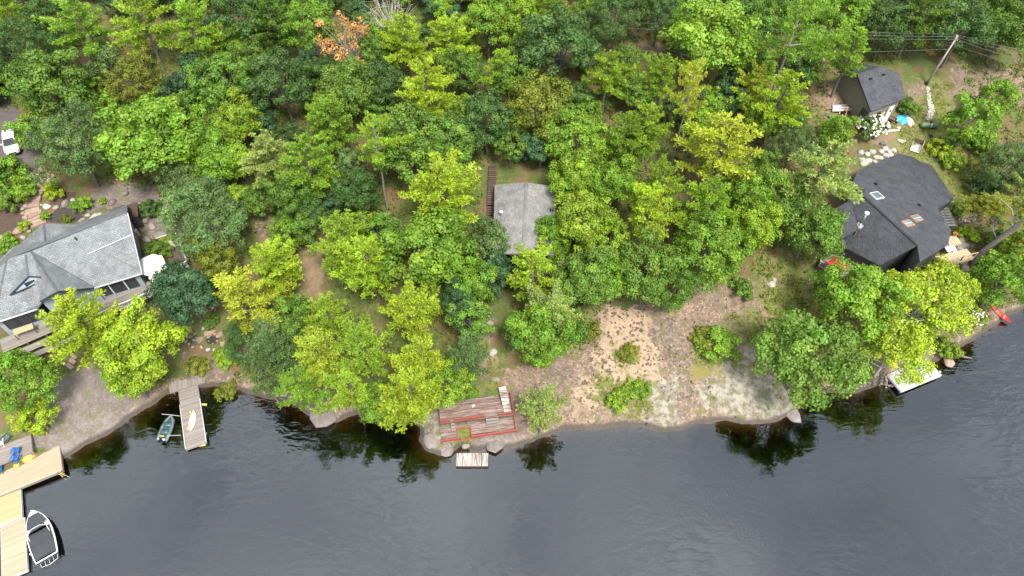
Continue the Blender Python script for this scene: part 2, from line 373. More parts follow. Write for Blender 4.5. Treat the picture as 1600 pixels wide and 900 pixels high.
lichen = zone([[(1120,560),(1185,540),(1250,615),(1235,650),(1150,660),(1090,640)], [(655,660),(690,655),(690,690),(660,700)], [(1010,600),(1060,590),(1060,660),(1020,660)]], .9, 81, 1.6)
mossy = zone([[(1075,565),(1120,570),(1130,590),(1080,600)]], .6, 91, 1.0)
gV = np.stack([GX, GY, GZ], -1).reshape(-1, 3); ny, nx = GX.shape
idx = np.arange(ny * nx).reshape(ny, nx)
gF = np.stack([idx[:-1, :-1], idx[:-1, 1:], idx[1:, 1:], idx[1:, :-1]], -1).reshape(-1, 4)

def ground_mat():
    m, nt, b = new_mat('ground')
    def attr(n):
        a = N(nt, 'ShaderNodeAttribute'); a.attribute_name = n; s = N(nt, 'ShaderNodeSeparateColor'); nt.links.new(a.outputs['Color'], s.inputs[0]); return s.outputs
    z1 = attr('zone_a'); z2 = attr('zone_b')
    def edge(mask, sc, w=.22, amp=2.6):   # break the edge of a zone with noise
        a = N(nt, 'ShaderNodeMath', operation='ADD'); s = N(nt, 'ShaderNodeMath', operation='SUBTRACT'); nt.links.new(noise(nt, sc, 6, rough=.7), s.inputs[0]); s.inputs[1].default_value = .5
        k_ = N(nt, 'ShaderNodeMath', operation='MULTIPLY'); nt.links.new(s.outputs[0], k_.inputs[0]); k_.inputs[1].default_value = amp
        nt.links.new(mask, a.inputs[0]); nt.links.new(k_.outputs[0], a.inputs[1]); return ramp(nt, a.outputs[0], [(.5 - w, 0.0), (.5 + w, 1.0)])
    n1 = noise(nt, .4, 6, rough=.7); n2 = noise(nt, 1.1, 7, rough=.75); n3 = noise(nt, 3.6, 6, rough=.75); n4 = noise(nt, .17, 4)
    litter = mixc(nt, ramp(nt, n2, [(.3, 0.0), (.7, 1.0)]), (.23, .115, .066), (.10, .062, .042))
    green = mixc(nt, ramp(nt, n3, [(.3, 0.0), (.7, 1.0)]), (.11, .14, .024), (.045, .072, .02))
    forest = mixc(nt, ramp(nt, n1, [(.38, 0.0), (.54, 1.0)]), litter, green)
    grs = mixc(nt, ramp(nt, n3, [(.3, 0.0), (.7, 1.0)]), (.19, .20, .042), (.08, .11, .024))
    grs = mixc(nt, ramp(nt, n1, [(.52, 0.0), (.66, .8)]), grs, (.20, .138, .085))
    dirt = mixc(nt, ramp(nt, n2, [(.3, 0.0), (.7, 1.0)]), (.27, .185, .12), (.145, .10, .066))
    rk = mixc(nt, ramp(nt, n4, [(.4, 0.0), (.6, 1.0)]), (.245, .165, .112), (.165, .125, .10))
    rk = mixc(nt, ramp(nt, n2, [(.44, 0.0), (.58, .9)]), rk, (.098, .070, .054))
    rk = mixc(nt, ramp(nt, n3, [(.52, 0.0), (.62, .85)]), rk, (.37, .285, .215))
    vor = N(nt, 'ShaderNodeTexVoronoi', feature='F1'); vor.inputs['Scale'].default_value = 1.9; t = N(nt, 'ShaderNodeTexCoord')
    wv = N(nt, 'ShaderNodeTexNoise'); wv.inputs['Scale'].default_value = 1.4; wv.inputs['Detail'].default_value = 4; nt.links.new(t.outputs['Object'], wv.inputs['Vector'])
    wm = N(nt, 'ShaderNodeVectorMath', operation='MULTIPLY_ADD'); nt.links.new(wv.outputs['Color'], wm.inputs[0]); wm.inputs[1].default_value = (.9, .9, .9); nt.links.new(t.outputs['Object'], wm.inputs[2])
    nt.links.new(wm.outputs[0], vor.inputs['Vector'])
    sp_ = N(nt, 'ShaderNodeMath', operation='MULTIPLY_ADD'); nt.links.new(noise(nt, .7, 5, rough=.7), sp_.inputs[0]); sp_.inputs[1].default_value = 1.1; nt.links.new(vor.outputs['Distance'], sp_.inputs[2])
    spot = ramp(nt, sp_.outputs[0], [(.84, 1.0), (.93, 0.0)])
    thin = N(nt, 'ShaderNodeMath', operation='MULTIPLY'); nt.links.new(spot, thin.inputs[0]); nt.links.new(ramp(nt, noise(nt, .9, 4), [(.40, 0.0), (.52, 1.0)]), thin.inputs[1])
    rk = mixc(nt, thin.outputs[0], rk, (.11, .082, .066))
    smooth_rk = mixc(nt, ramp(nt, n1, [(.35, 0.0), (.65, 1.0)]), (.215, .185, .168), (.14, .118, .108)); smooth_rk = mixc(nt, ramp(nt, n2, [(.42, 0.0), (.6, .75)]), smooth_rk, (.105, .085, .078)); smooth_rk = mixc(nt, ramp(nt, n3, [(.5, 0.0), (.62, .7)]), smooth_rk, (.28, .232, .20))
    rk = mixc(nt, edge(attr('zone_c')[0], .8, .2), rk, smooth_rk)
    ve = N(nt, 'ShaderNodeTexVoronoi', feature='DISTANCE_TO_EDGE'); ve.inputs['Scale'].default_value = .2; nt.links.new(wm.outputs[0], ve.inputs['Vector'])
    ck = N(nt, 'ShaderNodeMath', operation='MULTIPLY'); nt.links.new(ramp(nt, ve.outputs['Distance'], [(.003, .8), (.012, 0.0)]), ck.inputs[0]); nt.links.new(ramp(nt, noise(nt, .3, 3), [(.5, 0.0), (.6, 1.0)]), ck.inputs[1])
    rk = mixc(nt, ck.outputs[0], rk, (.09, .07, .06))
    crm = mixc(nt, ramp(nt, n3, [(.35, 0.0), (.65, 1.0)]), (.41, .305, .205), (.27, .195, .135)); crm = mixc(nt, spot, crm, (.10, .065, .048))
    lic = mixc(nt, ramp(nt, n2, [(.42, 0.0), (.58, 1.0)]), (.30, .285, .225), (.145, .115, .092))
    rk = mixc(nt, edge(z2[0], 1.0, .2), rk, crm); rk = mixc(nt, edge(z2[1], 1.6, .2), rk, lic)
    rk = mixc(nt, edge(z2[2], 1.5, .10), rk, (.20, .17, .05))
    col = mixc(nt, edge(z1[2], .8), forest, dirt); col = mixc(nt, edge(z1[0], 1.0, .12), col, rk); col = mixc(nt, edge(z1[1], 1.1, .3, 5.0), col, grs)
    # water stain along the rock's foot and the brown lake bed under it
    gp = N(nt, 'ShaderNodeNewGeometry'); sp = N(nt, 'ShaderNodeSeparateXYZ'); nt.links.new(gp.outputs['Position'], sp.inputs[0])
    zz = N(nt, 'ShaderNodeMath', operation='MULTIPLY_ADD'); nt.links.new(n1, zz.inputs[0]); zz.inputs[1].default_value = -.35; nt.links.new(sp.outputs[2], zz.inputs[2])
    col = mixc(nt, ramp(nt, zz.outputs[0], [(.06, .85), (.34, 0.0)]), col, (.055, .045, .04))
    bed = mixc(nt, ramp(nt, n2, [(.4, 0.0), (.6, 1.0)]), (.17, .10, .042), (.09, .054, .028))
    col = mixc(nt, ramp(nt, sp.outputs[2], [(0.0, 1.0), (.03, 0.0)]), col, bed)
    nt.links.new(col, b.inputs['Base Color']); b.inputs['Roughness'].default_value = .9
    ms = N(nt, 'ShaderNodeMath', operation='MULTIPLY_ADD'); nt.links.new(n2, ms.inputs[0]); ms.inputs[1].default_value = 1.0; nt.links.new(n3, ms.inputs[2])
    bump(nt, b, ms.outputs[0], .38, .13); return m
M['ground'] = ground_mat()
g_me = np_mesh('ground', gV, gF, M['ground'], True)
slab_rock = zone([[(60,590),(140,572),(240,615),(150,702),(100,725),(40,700),(66,650)], [(150,285),(235,285),(300,365),(296,400),(250,395),(212,330),(130,335)], [(655,640),(830,675),(800,708),(690,720),(650,690)]], .8, 95)
for nm, ch in (('zone_a', (rock, grass, bare)), ('zone_b', (cream, lichen, mossy)), ('zone_c', (slab_rock, rock * 0, rock * 0))):
    a = g_me.attributes.new(nm, 'FLOAT_COLOR', 'POINT')
    a.data.foreach_set('color', np.stack([c.ravel() for c in ch] + [np.ones(ny * nx)], -1).astype(np.float32).ravel())
ground = bpy.data.objects.new('ground', g_me); COL.objects.link(ground); tag(ground, kind='structure')

def water_mat():
    m = bpy.data.materials.new('water'); m.use_nodes = True; nt = m.node_tree; nt.nodes.clear()
    out = N(nt, 'ShaderNodeOutputMaterial'); gl = N(nt, 'ShaderNodeBsdfGlossy'); gl.inputs['Roughness'].default_value = .0; tr = N(nt, 'ShaderNodeBsdfTransparent')
    gl.inputs['Color'].default_value = (.88, .95, 1, 1)
    fr = N(nt, 'ShaderNodeFresnel'); fr.inputs['IOR'].default_value = 2.15
    t = N(nt, 'ShaderNodeTexCoord'); mp = N(nt, 'ShaderNodeMapping'); mp.inputs['Scale'].default_value = (.55, 1.6, 1); mp.inputs['Rotation'].default_value = (0, 0, .12); nt.links.new(t.outputs['Object'], mp.inputs[0])
    rip = noise(nt, .95, 1.5, mp.outputs[0], .5, .8); mp2 = N(nt, 'ShaderNodeMapping'); mp2.inputs['Scale'].default_value = (3.2, 1.1, 1); mp2.inputs['Rotation'].default_value = (0, 0, -.2); nt.links.new(t.outputs['Object'], mp2.inputs[0])
    fine = noise(nt, 1.6, 2, mp2.outputs[0]); patch = ramp(nt, noise(nt, .055, 3), [(.46, .12), (.66, 1.0)]); patch2 = ramp(nt, noise(nt, .09, 3, dist=.5), [(.5, 0.0), (.7, 1.0)])
    mu = N(nt, 'ShaderNodeMath', operation='MULTIPLY'); nt.links.new(rip, mu.inputs[0]); nt.links.new(patch, mu.inputs[1])
    mu2 = N(nt, 'ShaderNodeMath', operation='MULTIPLY'); nt.links.new(fine, mu2.inputs[0]); nt.links.new(patch2, mu2.inputs[1])
    ma = N(nt, 'ShaderNodeMath', operation='MULTIPLY_ADD'); nt.links.new(mu2.outputs[0], ma.inputs[0]); ma.inputs[1].default_value = .16; nt.links.new(mu.outputs[0], ma.inputs[2])
    bp = N(nt, 'ShaderNodeBump'); bp.inputs['Strength'].default_value = .7; bp.inputs['Distance'].default_value = .14; nt.links.new(ma.outputs[0], bp.inputs['Height'])
    nt.links.new(bp.outputs[0], gl.inputs['Normal']); nt.links.new(bp.outputs[0], fr.inputs['Normal'])
    ms = N(nt, 'ShaderNodeMixShader'); nt.links.new(fr.outputs[0], ms.inputs[0]); nt.links.new(tr.outputs[0], ms.inputs[1]); nt.links.new(gl.outputs[0], ms.inputs[2])
    nt.links.new(ms.outputs[0], out.inputs[0])
    va = N(nt, 'ShaderNodeVolumeAbsorption'); va.inputs['Color'].default_value = (.55, .36, .08, 1); va.inputs['Density'].default_value = 3.6; nt.links.new(va.outputs[0], out.inputs['Volume'])
    return m
M['water'] = water_mat()
mb = MB(); mb.box((0, 0, -20), 7600, 7600, 40); w = mb.obj('water', M['water'], kind='structure')

# ------------------------------------------------------------------ foliage generators
def leaves_mesh(name, P, D, L, Wd, tone, mat, rng, flat=None):
    """diamond leaves: base P, pointing along D, length L, width Wd; flat = preferred face normal"""
    n = len(P); D = D / (np.linalg.norm(D, axis=1, keepdims=True) + 1e-9)
    r = rng.normal(size=(n, 3)) if flat is None else flat + rng.normal(size=(n, 3)) * .45
    S = np.cross(D, r); S /= np.linalg.norm(S, axis=1, keepdims=True) + 1e-9
    L = L[:, None]; Wd = Wd[:, None]
    V = np.stack([P, P + D * L * .5 + S * Wd, P + D * L, P + D * L * .5 - S * Wd], 1).reshape(-1, 3)
    me = np_mesh(name, V, np.arange(4 * n).reshape(n, 4), mat)
    a = me.attributes.new('tone', 'FLOAT_COLOR', 'FACE')
    a.data.foreach_set('color', np.concatenate([np.clip(tone, 0, 1), np.ones((n, 1))], 1).astype(np.float32).ravel()); return me
def tones(n, k, rng, clump):
    """per-leaf tone: a shared value per clump plus a little per leaf; columns value, hue, saturation"""
    c = np.repeat(clump, k, 0)
    return np.clip(c + rng.normal(size=(n * k, 3)) * np.array([.13, .12, .15]), 0, 1)

def gen_pine(seed, H=11.0, R=4.4, cb=.26, nb=5, gap=.85, up=.12, asym=0.0, bark='bark'):
    rng = np.random.default_rng(seed); tb = MB(); P = []; D = []
    sway = [(rng.normal() * .12, rng.normal() * .12) for _ in range(6)]
    def trunk_at(z): k = z / H * 5; i = min(int(k), 4); f = k - i; return np.array([sway[i][0] * (1 - f) + sway[i + 1][0] * f, sway[i][1] * (1 - f) + sway[i + 1][1] * f, z])
    tb.tube([trunk_at(H * k / 9) + np.array([0, 0, -.8 if k == 0 else 0]) for k in range(10)], [.20 * (1 - k / 10.2) + .012 for k in range(10)], 7)
    z = cb * H; pa = rng.uniform(0, 7)
    while z < H - .35:
        t = (z - cb * H) / (H - cb * H); prof = (1 - t) ** .56 * (.72 + .28 * min(1, t / .2)); n = nb + (rng.integers(-1, 2) if t < .8 else -1)
        off = rng.uniform(0, 6.28); c = trunk_at(z)
        for k in range(n):
            az = off + 6.283 * k / n + rng.normal() * .22
            L = max(.45, R * prof * rng.uniform(.5, 1.18) * (1 + asym * math.cos(az - pa)))
            rise = up + .55 * t + rng.normal() * .07; hx = np.array([math.cos(az), math.sin(az), 0]); sd = np.array([-hx[1], hx[0], 0])
            bend = rng.normal() * .10
            def bp(s): return c + hx * s + sd * bend * s * s / L + np.array([0, 0, rise * s + .10 * s * s / max(L, 1) - .10 * s])
            tb.tube([bp(0), bp(L * .5), bp(L * .92)], [.07 * (L / 4) + .015, .042, .012], 3, cap=False)
            s = L * .22
            while s <= L:
                q = s / L; sl = (.21 * L * (1 - abs(q - .5) * 1.2) + .18) * rng.uniform(.7, 1.15); b = bp(s)
                for sg in (-1, 1):
                    ang = rng.uniform(.55, .95); dv = hx * math.cos(ang) + sd * sg * math.sin(ang) + np.array([0, 0, rng.normal() * .12 + .06])
                    u = .12
                    while u < sl:
                        P.append(b + dv * u + rng.normal(size=3) * .05 + np.array([0, 0, .10 * u])); D.append(dv + np.array([0, 0, .35])); u += .30
                P.append(b + np.array([0, 0, .05])); D.append(hx + np.array([0, 0, .5])); s += .30
        z += gap * rng.uniform(.75, 1.25) * (.6 if t > .75 else 1)
    for k in range(14): P.append(trunk_at(H - .05 * k)); D.append(np.array([rng.normal() * .5, rng.normal() * .5, 1.0]))
    P = np.array(P); D = np.array(D); n = len(P); k = 8; D /= np.linalg.norm(D, axis=1, keepdims=True)
    lob = fbm(P[:, 0] * .9 + 40, P[:, 1] * .9 + P[:, 2] * 1.1, seed, 3)
    clump = np.stack([.5 + .62 * lob + rng.normal(size=n) * .10, .5 + .35 * fbm(P[:, 0] * .5, P[:, 2] * .7 + 9, seed + 4, 2) + rng.normal(size=n) * .08, np.full(n, .6)], -1)
    d = np.repeat(D, k, 0) * .75 + rng.normal(size=(n * k, 3)) * .55; d[:, 2] += .12
    L = rng.uniform(.26, .46, n * k); Wd = L * rng.uniform(.12, .18, n * k)
    cm = leaves_mesh('crown', np.repeat(P, k, 0), d, L, Wd, tones(n, k, rng, clump), M['needle'], rng)
    return tb.mesh('trunk', M[bark]), cm

def gen_leafy(seed, H=10.0, R=4.4, nc=95, per=130, cz=.60, vz=.40, rc=(.15, .25), leaf=(.21, .35), bark='bark', limbs=34, show=0, thin=1.0, shell=.5):
    rng = np.random.default_rng(seed); tb = MB(); c0 = np.array([0, 0, cz * H])
    ph = rng.uniform(0, 6.28, 6)
    def rad_of(d): az = np.arctan2(d[:, 1], d[:, 0]); return 1 + .13 * np.sin(2 * az + ph[0]) + .11 * np.sin(3 * az + ph[1] + 2 * d[:, 2]) + .08 * np.sin(5 * az + ph[2] - 3 * d[:, 2])
    d = rng.normal(size=(nc * 3, 3)); d /= np.linalg.norm(d, axis=1, keepdims=True); d = d[d[:, 2] > -.55][:nc]; nc = len(d)
    q = rng.uniform(shell ** 3, 1, nc) ** (1 / 3) * .88
    C = c0 + d * (q * rad_of(d))[:, None] * np.array([R, R, vz * H])
    Rc = rng.uniform(rc[0], rc[1], nc) * R
    tb.tube([(0, 0, -.8), (rng.normal() * .1, rng.normal() * .1, H * .2), (rng.normal() * .2, rng.normal() * .2, H * .45), (rng.normal() * .3, rng.normal() * .3, H * .75)], [.20, .16, .11, .03], 7)
    for i in rng.permutation(nc)[:limbs]:
        a = np.array([rng.normal() * .05, rng.normal() * .05, H * rng.uniform(.22, .5)]); m = a * .45 + C[i] * .55 + np.array([rng.normal() * .25, rng.normal() * .25, -.12 * H * rng.uniform(.2, 1)])
        tb.tube([a, m, C[i] + (C[i] - c0) * show], [.07, .045, .012], 4, cap=False)
        if show:
            for _ in range(3):
                e = C[i] + rng.normal(size=3) * .7 + (C[i] - c0) * .25; tb.tube([m * .4 + C[i] * .6, C[i], e], [.025, .018, .006], 3, cap=False)
    cnt = np.maximum((per * (Rc / Rc.mean()) ** 2 * thin).astype(int), 6); I = np.repeat(np.arange(nc), cnt); n = len(I)
    ld = rng.normal(size=(n, 3)); outw = (C - c0) / np.linalg.norm(C - c0, axis=1, keepdims=True)
    ld += outw[I] * .45 + np.array([0, 0, .55]); ld /= np.linalg.norm(ld, axis=1, keepdims=True)
    lum = 1 + .22 * np.sin(ld[:, 0] * 5 + I) * np.sin(ld[:, 1] * 5 + 2 * I)
    P = C[I] + ld * (Rc[I] * rng.uniform(.62, 1.06, n) * lum)[:, None] * np.array([1, 1, .78])
    tang = np.cross(ld, rng.normal(size=(n, 3))); tang /= np.linalg.norm(tang, axis=1, keepdims=True); tang = tang + ld * .25 + rng.normal(size=(n, 3)) * .2
    cl = np.stack([.5 + rng.normal(size=nc) * .2, .5 + rng.normal(size=nc) * .20, np.full(nc, .6)], -1)
    tone = np.clip(cl[I] + rng.normal(size=(n, 3)) * np.array([.16, .12, .15]), 0, 1)
    L = rng.uniform(leaf[0], leaf[1], n)
    cm = leaves_mesh('crown', P - tang * (L * .5)[:, None], tang, L, L * rng.uniform(.30, .42, n), tone, M['leaf'], rng, flat=ld)
    return tb.mesh('trunk', M[bark]), cm

MODELS = {
 'pine': [gen_pine(11 + i, 11, 4.4, cb=[.36, .42, .38, .45, .36, .4, .42, .38][i], nb=[5, 5, 6, 5, 6, 5, 4, 5][i], gap=[.85, .9, .8, .95, .85, .9, .92, .8][i], up=[.12, .2, .08, .16, .24, .1, .18, .14][i], asym=[.1, .25, .15, .3, .1, .2, .3, .15][i]) for i in range(8)],
 'tallpine': [gen_pine(61 + i, 15, 4.4, cb=.6, nb=4, gap=1.05, up=.2, asym=.3, bark='bark_grey') for i in range(2)],
 'leafy': [gen_leafy(111 + i, 10, 4.4, nc=[105, 90, 120, 85, 100, 110, 95, 130][i], per=[122, 136, 112, 140, 126, 118, 130, 104][i], vz=[.38, .42, .36, .44, .40, .38, .42, .37][i]) for i in range(8)],
 'dense': [gen_leafy(171 + i, 10, 4.2, nc=170, per=95, rc=(.11, .18), leaf=(.14, .22), vz=.42) for i in range(3)],
 'cedar': [gen_leafy(191 + i, 10, 3.0, nc=150, per=80, rc=(.13, .20), leaf=(.13, .2), cz=.52, vz=.46) for i in range(2)],
 'sapling': [gen_leafy(211 + i, 6, 2.2, nc=55, per=95, rc=(.18, .30), leaf=(.16, .26), cz=.62, vz=.36, limbs=14) for i in range(4)],
 'shrub': [gen_leafy(231 + i, 1.9, 1.4, nc=42, per=85, rc=(.18, .30), leaf=(.12, .20), cz=.45, vz=.5, limbs=10, shell=.3) for i in range(4)],
 'sparse': [gen_leafy(251, 10, 4.2, nc=38, per=34, rc=(.12, .19), leaf=(.2, .32), bark='bark_grey', limbs=38, show=.08, cz=.68, vz=.34)],
 'birch': [gen_leafy(261 + i, 10, 4.4, nc=105, per=105, rc=(.15, .22), leaf=(.2, .32), bark='bark_white', limbs=26, show=.1, vz=.36, shell=.4) for i in range(2)],
 'bare': [gen_leafy(271, 10, 3.6, nc=40, per=7, rc=(.1, .16), leaf=(.1, .14), bark='bark_white', limbs=40, show=.15, cz=.68, vz=.34)],
}
DIM = {'pine': (11, 4.4, .66), 'tallpine': (15, 4.4, .80), 'leafy': (10, 4.4, .60), 'dense': (10, 4.2, .60), 'cedar': (10, 3.0, .52), 'sapling': (6, 2.2, .62), 'shrub': (1.9, 1.4, .45), 'sparse': (10, 4.2, .68), 'birch': (10, 4.4, .6), 'bare': (10, 3.6, .68)}
COLS = {'lime': (.305, .425, .018), 'yellow': (.365, .44, .03), 'ygreen': (.225, .36, .022), 'bright': (.172, .31, .022), 'mid': (.122, .228, .026), 'dark': (.076, .15, .032),
        'olive': (.18, .215, .02), 'blue': (.062, .14, .055), 'pale': (.28, .35, .085), 'orange': (.60, .30, .09), 'dull': (.12, .20, .055), 'tan': (.3, .3, .1)}
NAMES = {'pine': ('pine_tree', 'pine tree'), 'tallpine': ('pine_tree', 'pine tree'), 'leafy': ('leafy_tree', 'tree'), 'dense': ('leafy_tree', 'tree'), 'cedar': ('cedar_tree', 'cedar tree'),
         'sapling': ('young_tree', 'tree'), 'shrub': ('shrub', 'shrub'), 'sparse': ('leafy_tree', 'tree'), 'birch': ('birch_tree', 'birch tree'), 'bare': ('dead_tree', 'dead tree')}
GROUPS = {'pine': 'pines of the shore forest', 'tallpine': 'pines of the shore forest', 'leafy': 'broadleaf trees of the shore forest', 'dense': 'broadleaf trees of the shore forest', 'cedar': 'cedars of the shore forest', 'sapling': 'young trees', 'shrub': 'low shrubs',
          'sparse': 'broadleaf trees of the shore forest', 'birch': 'birches by the right house', 'bare': 'dead trees'}
TR = random.Random(5); TREES = []; COUNT = {}
def tree(px, py, r, kind, col, label, hk=1.0, lean=None, base=None, var=None):
    if kind not in ('shrub', 'sapling', 'birch'): r *= 1.18 if kind == 'pine' else 1.12
    H0, R0, ck = DIM[kind]
    p = on_ground(px, py, 5.0); Rw = r * depth_of(p) / F
    small = kind in ('sapling', 'shrub')
    H = H0 * Rw / R0 * hk if small else ((5.6 + 1.15 * Rw) if kind == 'pine' else (7 + 1.3 * Rw) if kind == 'tallpine' else (4.2 + 1.35 * Rw)) * hk
    p = on_ground(px, py, ck * H); Rw = r * depth_of(p) / F
    x, y = (p.x, p.y) if base is None else base
    i = COUNT.get(kind, 0); COUNT[kind] = i + 1
    tm, cm = MODELS[kind][(i * 3 + i // len(MODELS[kind])) % len(MODELS[kind]) if var is None else var]
    nm, cat = NAMES[kind]
    t = thing(nm, (x, y, T(x, y)), label, cat, GROUPS[kind], TR.uniform(0, 6.28))
    sx = Rw / R0; t.scale = (sx * TR.uniform(.94, 1.06), sx * TR.uniform(.94, 1.06), H / H0)
    if lean:
        t.rotation_euler = (lean[0], lean[1], 0)
    for n_, me in (('trunk', tm), ('crown', cm)):
        o = bpy.data.objects.new(n_, me); COL.objects.link(o); o.parent = t
        if n_ == 'crown':
            c = COLS[col]; v = TR.uniform(.88, 1.12); g = TR.uniform(.93, 1.07); o.color = (c[0] * v * g, c[1] * v, c[2] * v, 1)
    TREES.append((x, y, Rw, px, py, r)); return t

# ------------------------------------------------------------------ buildings
def prow(poly): return [at_z(*q) for q in poly]
def roof_panel(root, pts, mat, th=.2, name='roof_panel'):
    b = MB(); b.slab(pts, (0, 0, -th)); o = b.part(name, mat, root); plane_uv(o.data); return o
def cap_strip(root, a, b, mat, w=.2, name='ridge_cap'):
    d = (b - a).normalized(); s = d.cross(Vector((0, 0, 1))).normalized() * w / 2; up = Vector((0, 0, .05))
    m = MB(); m.add([a - s + up * .3, a + up, b + up, b - s + up * .3, a + s + up * .3, b + s + up * .3], [(0, 3, 2, 1), (1, 2, 5, 4)]); return m.part(name, mat, root)
def wall(root, a, b, zb, mat, th=.18, name='wall', apex=None):
    a = Vector(a); b = Vector(b); d = (b - a); s = Vector((d.y, -d.x, 0)).normalized() * th
    top = [a] + ([Vector(apex)] if apex else []) + [b]; poly = [Vector((a.x, a.y, zb))] + top + [Vector((b.x, b.y, zb))]
    n = len(poly); m = MB(); m.add(poly + [p - s for p in poly], [tuple(range(n)), tuple(range(2 * n - 1, n - 1, -1))] + [(i, i + n, (i + 1) % n + n, (i + 1) % n) for i in range(n)])
    return m.part(name, mat, root)
def window(root, a, b, ztop, h, out, fmat, gmat, panes=1, name='window', fr=.09):
    """window bank in the vertical wall a-b: frame with mullions, a pane between each pair"""
    a = Vector((a[0], a[1], ztop)); b = Vector((b[0], b[1], ztop)); o = Vector(out).normalized() * .06; dn = Vector((0, 0, -h)); a += o; b += o; res = []
    for k in range(panes):
        p = a.lerp(b, k / panes); q = a.lerp(b, (k + 1) / panes); e = (q - p).normalized() * .03; p += e; q -= e
        m = MB(); m.bar(p, q, .1, fr); m.bar(p + dn, q + dn, .1, fr); m.bar(p, p + dn, fr, .1); m.bar(q, q + dn, fr, .1)
        w_ = m.part(name, fmat, root); g = MB(); u = (q - p).normalized() * fr * .5; z = Vector((0, 0, fr * .5))
        g.slab([p + u - z, q - u - z, q - u + dn + z, p + u + dn + z], -o * .5); gp = g.part('pane', gmat, w_, base=Vector(root.location)); res.append(w_)
    return res
PLANKS = {}
def planks(root, p0, u, v, Lu, Lv, n, z, mat, th=.045, gap=.014, jit=.0, name='plank', seed=0):
    """n boards running along u, laid side by side along v; every board its own part"""
    u = Vector((u[0], u[1], 0)).normalized(); v = Vector((v[0], v[1], 0)); v = (v - u * v.dot(u)).normalized(); wd = Lv / n
    key = (round(Lu, 3), round(wd, 4), mat.name)
    if key not in PLANKS: PLANKS[key] = MB().box((0, 0, 0), Lu, wd - gap, th).mesh(name, mat)
    r = random.Random(seed + n); base = Vector(root.location)
    for k in range(n):
        c = Vector((p0[0], p0[1], 0)) + u * Lu / 2 + v * (k + .5) * wd + u * r.uniform(-jit, jit); c.z = z - th / 2 + r.uniform(-.004, .004)
        o = bpy.data.objects.new(name, PLANKS[key]); COL.objects.link(o); o.parent = root; o.location = c - base; o.rotation_euler = (0, 0, math.atan2(u.y, u.x))
def rect(pa, pb, pd):
    """corner and edge vectors of the rectangle through three corners a (origin), b (along u), d (along v)"""
    u = pb - pa; u.z = 0; v = pd - pa; v.z = 0; un = u.normalized(); v = v - un * v.dot(un); return pa, u, v, u.length, v.length
def deck(name, pa, pb, pd, z, mat, label, cat, pw=.14, along=True, fmat=None, depth=.3, legs=None, group=None, jit=.0):
    pa, pb, pd = (at_z(p[0], p[1], z) for p in (pa, pb, pd)); p0, u, v, Lu, Lv = rect(pa, pb, pd)
    t = thing(name, (p0 + u / 2 + v / 2).xy.to_3d() + Vector((0, 0, z - depth - .05)), label, cat, group)
    if along: planks(t, p0, u, v, Lu, Lv, max(2, round(Lv / pw)), z, mat, jit=jit)
    else: planks(t, p0, v, u, Lv, Lu, max(2, round(Lu / pw)), z, mat, jit=jit)
    c = p0 + u / 2 + v / 2; rz = math.atan2(u.y, u.x); fm = fmat or M['wood_grey']
    for s in (-1, 1):
        MB().box((c + v.normalized() * s * (Lv / 2 + .012)).xy.to_3d() + Vector((0, 0, z - .03 - depth / 2)), Lu + .1, .06, depth, rz).part('side_beam', fm, t)
        MB().box((c + u.normalized() * s * (Lu / 2 + .012)).xy.to_3d() + Vector((0, 0, z - .03 - depth / 2)), .06, Lv - .04, depth, rz).part('end_beam', fm, t)
    if legs:
        for a in (.06, .94):
            for b in (.08, .92):
                q = p0 + u * a + v * b; MB().tube([(q.x, q.y, legs), (q.x, q.y, z - .1)], .07, 6).part('post', fm, t)
    return t, p0, u.normalized(), v.normalized(), Lu, Lv
def railing(root, pts, h, mat, sp=.14, bw=.04, name='railing', rail=.09):
    r = MB(); bl = MB(); pts = [Vector(p) for p in pts]
    for a, b in zip(pts, pts[1:]):
        up = Vector((0, 0, h)); r.bar(a + up, b + up, rail * 1.4, .04); r.bar(a + Vector((0, 0, .1)), b + Vector((0, 0, .1)), .04, rail)
        L = (b - a).length; n = max(1, round(L / sp))
        for k in range(1, n): q = a.lerp(b, k / n); bl.bar(q + Vector((0, 0, .12)), q + Vector((0, 0, h - .02)), bw)
        for q in (a, b): r.bar(q, q + Vector((0, 0, h + .04)), .1)
    o = r.part(name, mat, root)
    if bl.v: bl.part('balusters', mat, o, base=Vector(root.location))['kind'] = 'stuff'
    return o
def gz(px, py): return on_ground(px, py).z

# --- left house: grey shingles, cross gables, windows to the lake
g0 = gz(110, 470); zr = g0 + 7.5; ze = g0 + 4.0
H1 = thing('house', on_ground(70, 430), 'large lake house with grey shingled gable roofs on the left edge', 'house')
SG = M['shingle_grey']; z_ = at_z
A = z_(198.7, 332, zr); R0 = z_(10.7, 405, zr); V0 = z_(48, 393, zr); B = z_(221, 426.7, ze); E2 = z_(146.7, 449, ze); G = z_(89, 455, zr - .25)
rd = (A - R0).normalized(); rn = Vector((rd.y, -rd.x, 0))
GL = z_(62, 470, ze + .9); FL = z_(57, 482, ze - .1); FW = z_(-10, 504, ze - .1); HL = z_(-70, 470, ze)
back = lambda p, k=5.4: p - rn * k + Vector((0, 0, -3.0))
roof_panel(H1, [V0, A, B, E2], SG)                               # front slope, right
roof_panel(H1, [A, R0, back(R0), back(A, 5.0)], SG)              # back slope
roof_panel(H1, [V0 + Vector((0, 0, .03)), E2 + Vector((0, 0, .03)), G], SG)   # cross gable, right slope
roof_panel(H1, [V0, G + Vector((0, 0, -.02)), GL, z_(66, 440, zr - 1.6)], SG)  # cross gable, left slope
roof_panel(H1, [R0, V0, z_(66, 440, zr - 1.6), GL + Vector((0, 0, -.3)), FL, FW], SG)       # front slope, left
roof_panel(H1, [R0, FW, HL, back(R0)], SG)                       # hip at the left end
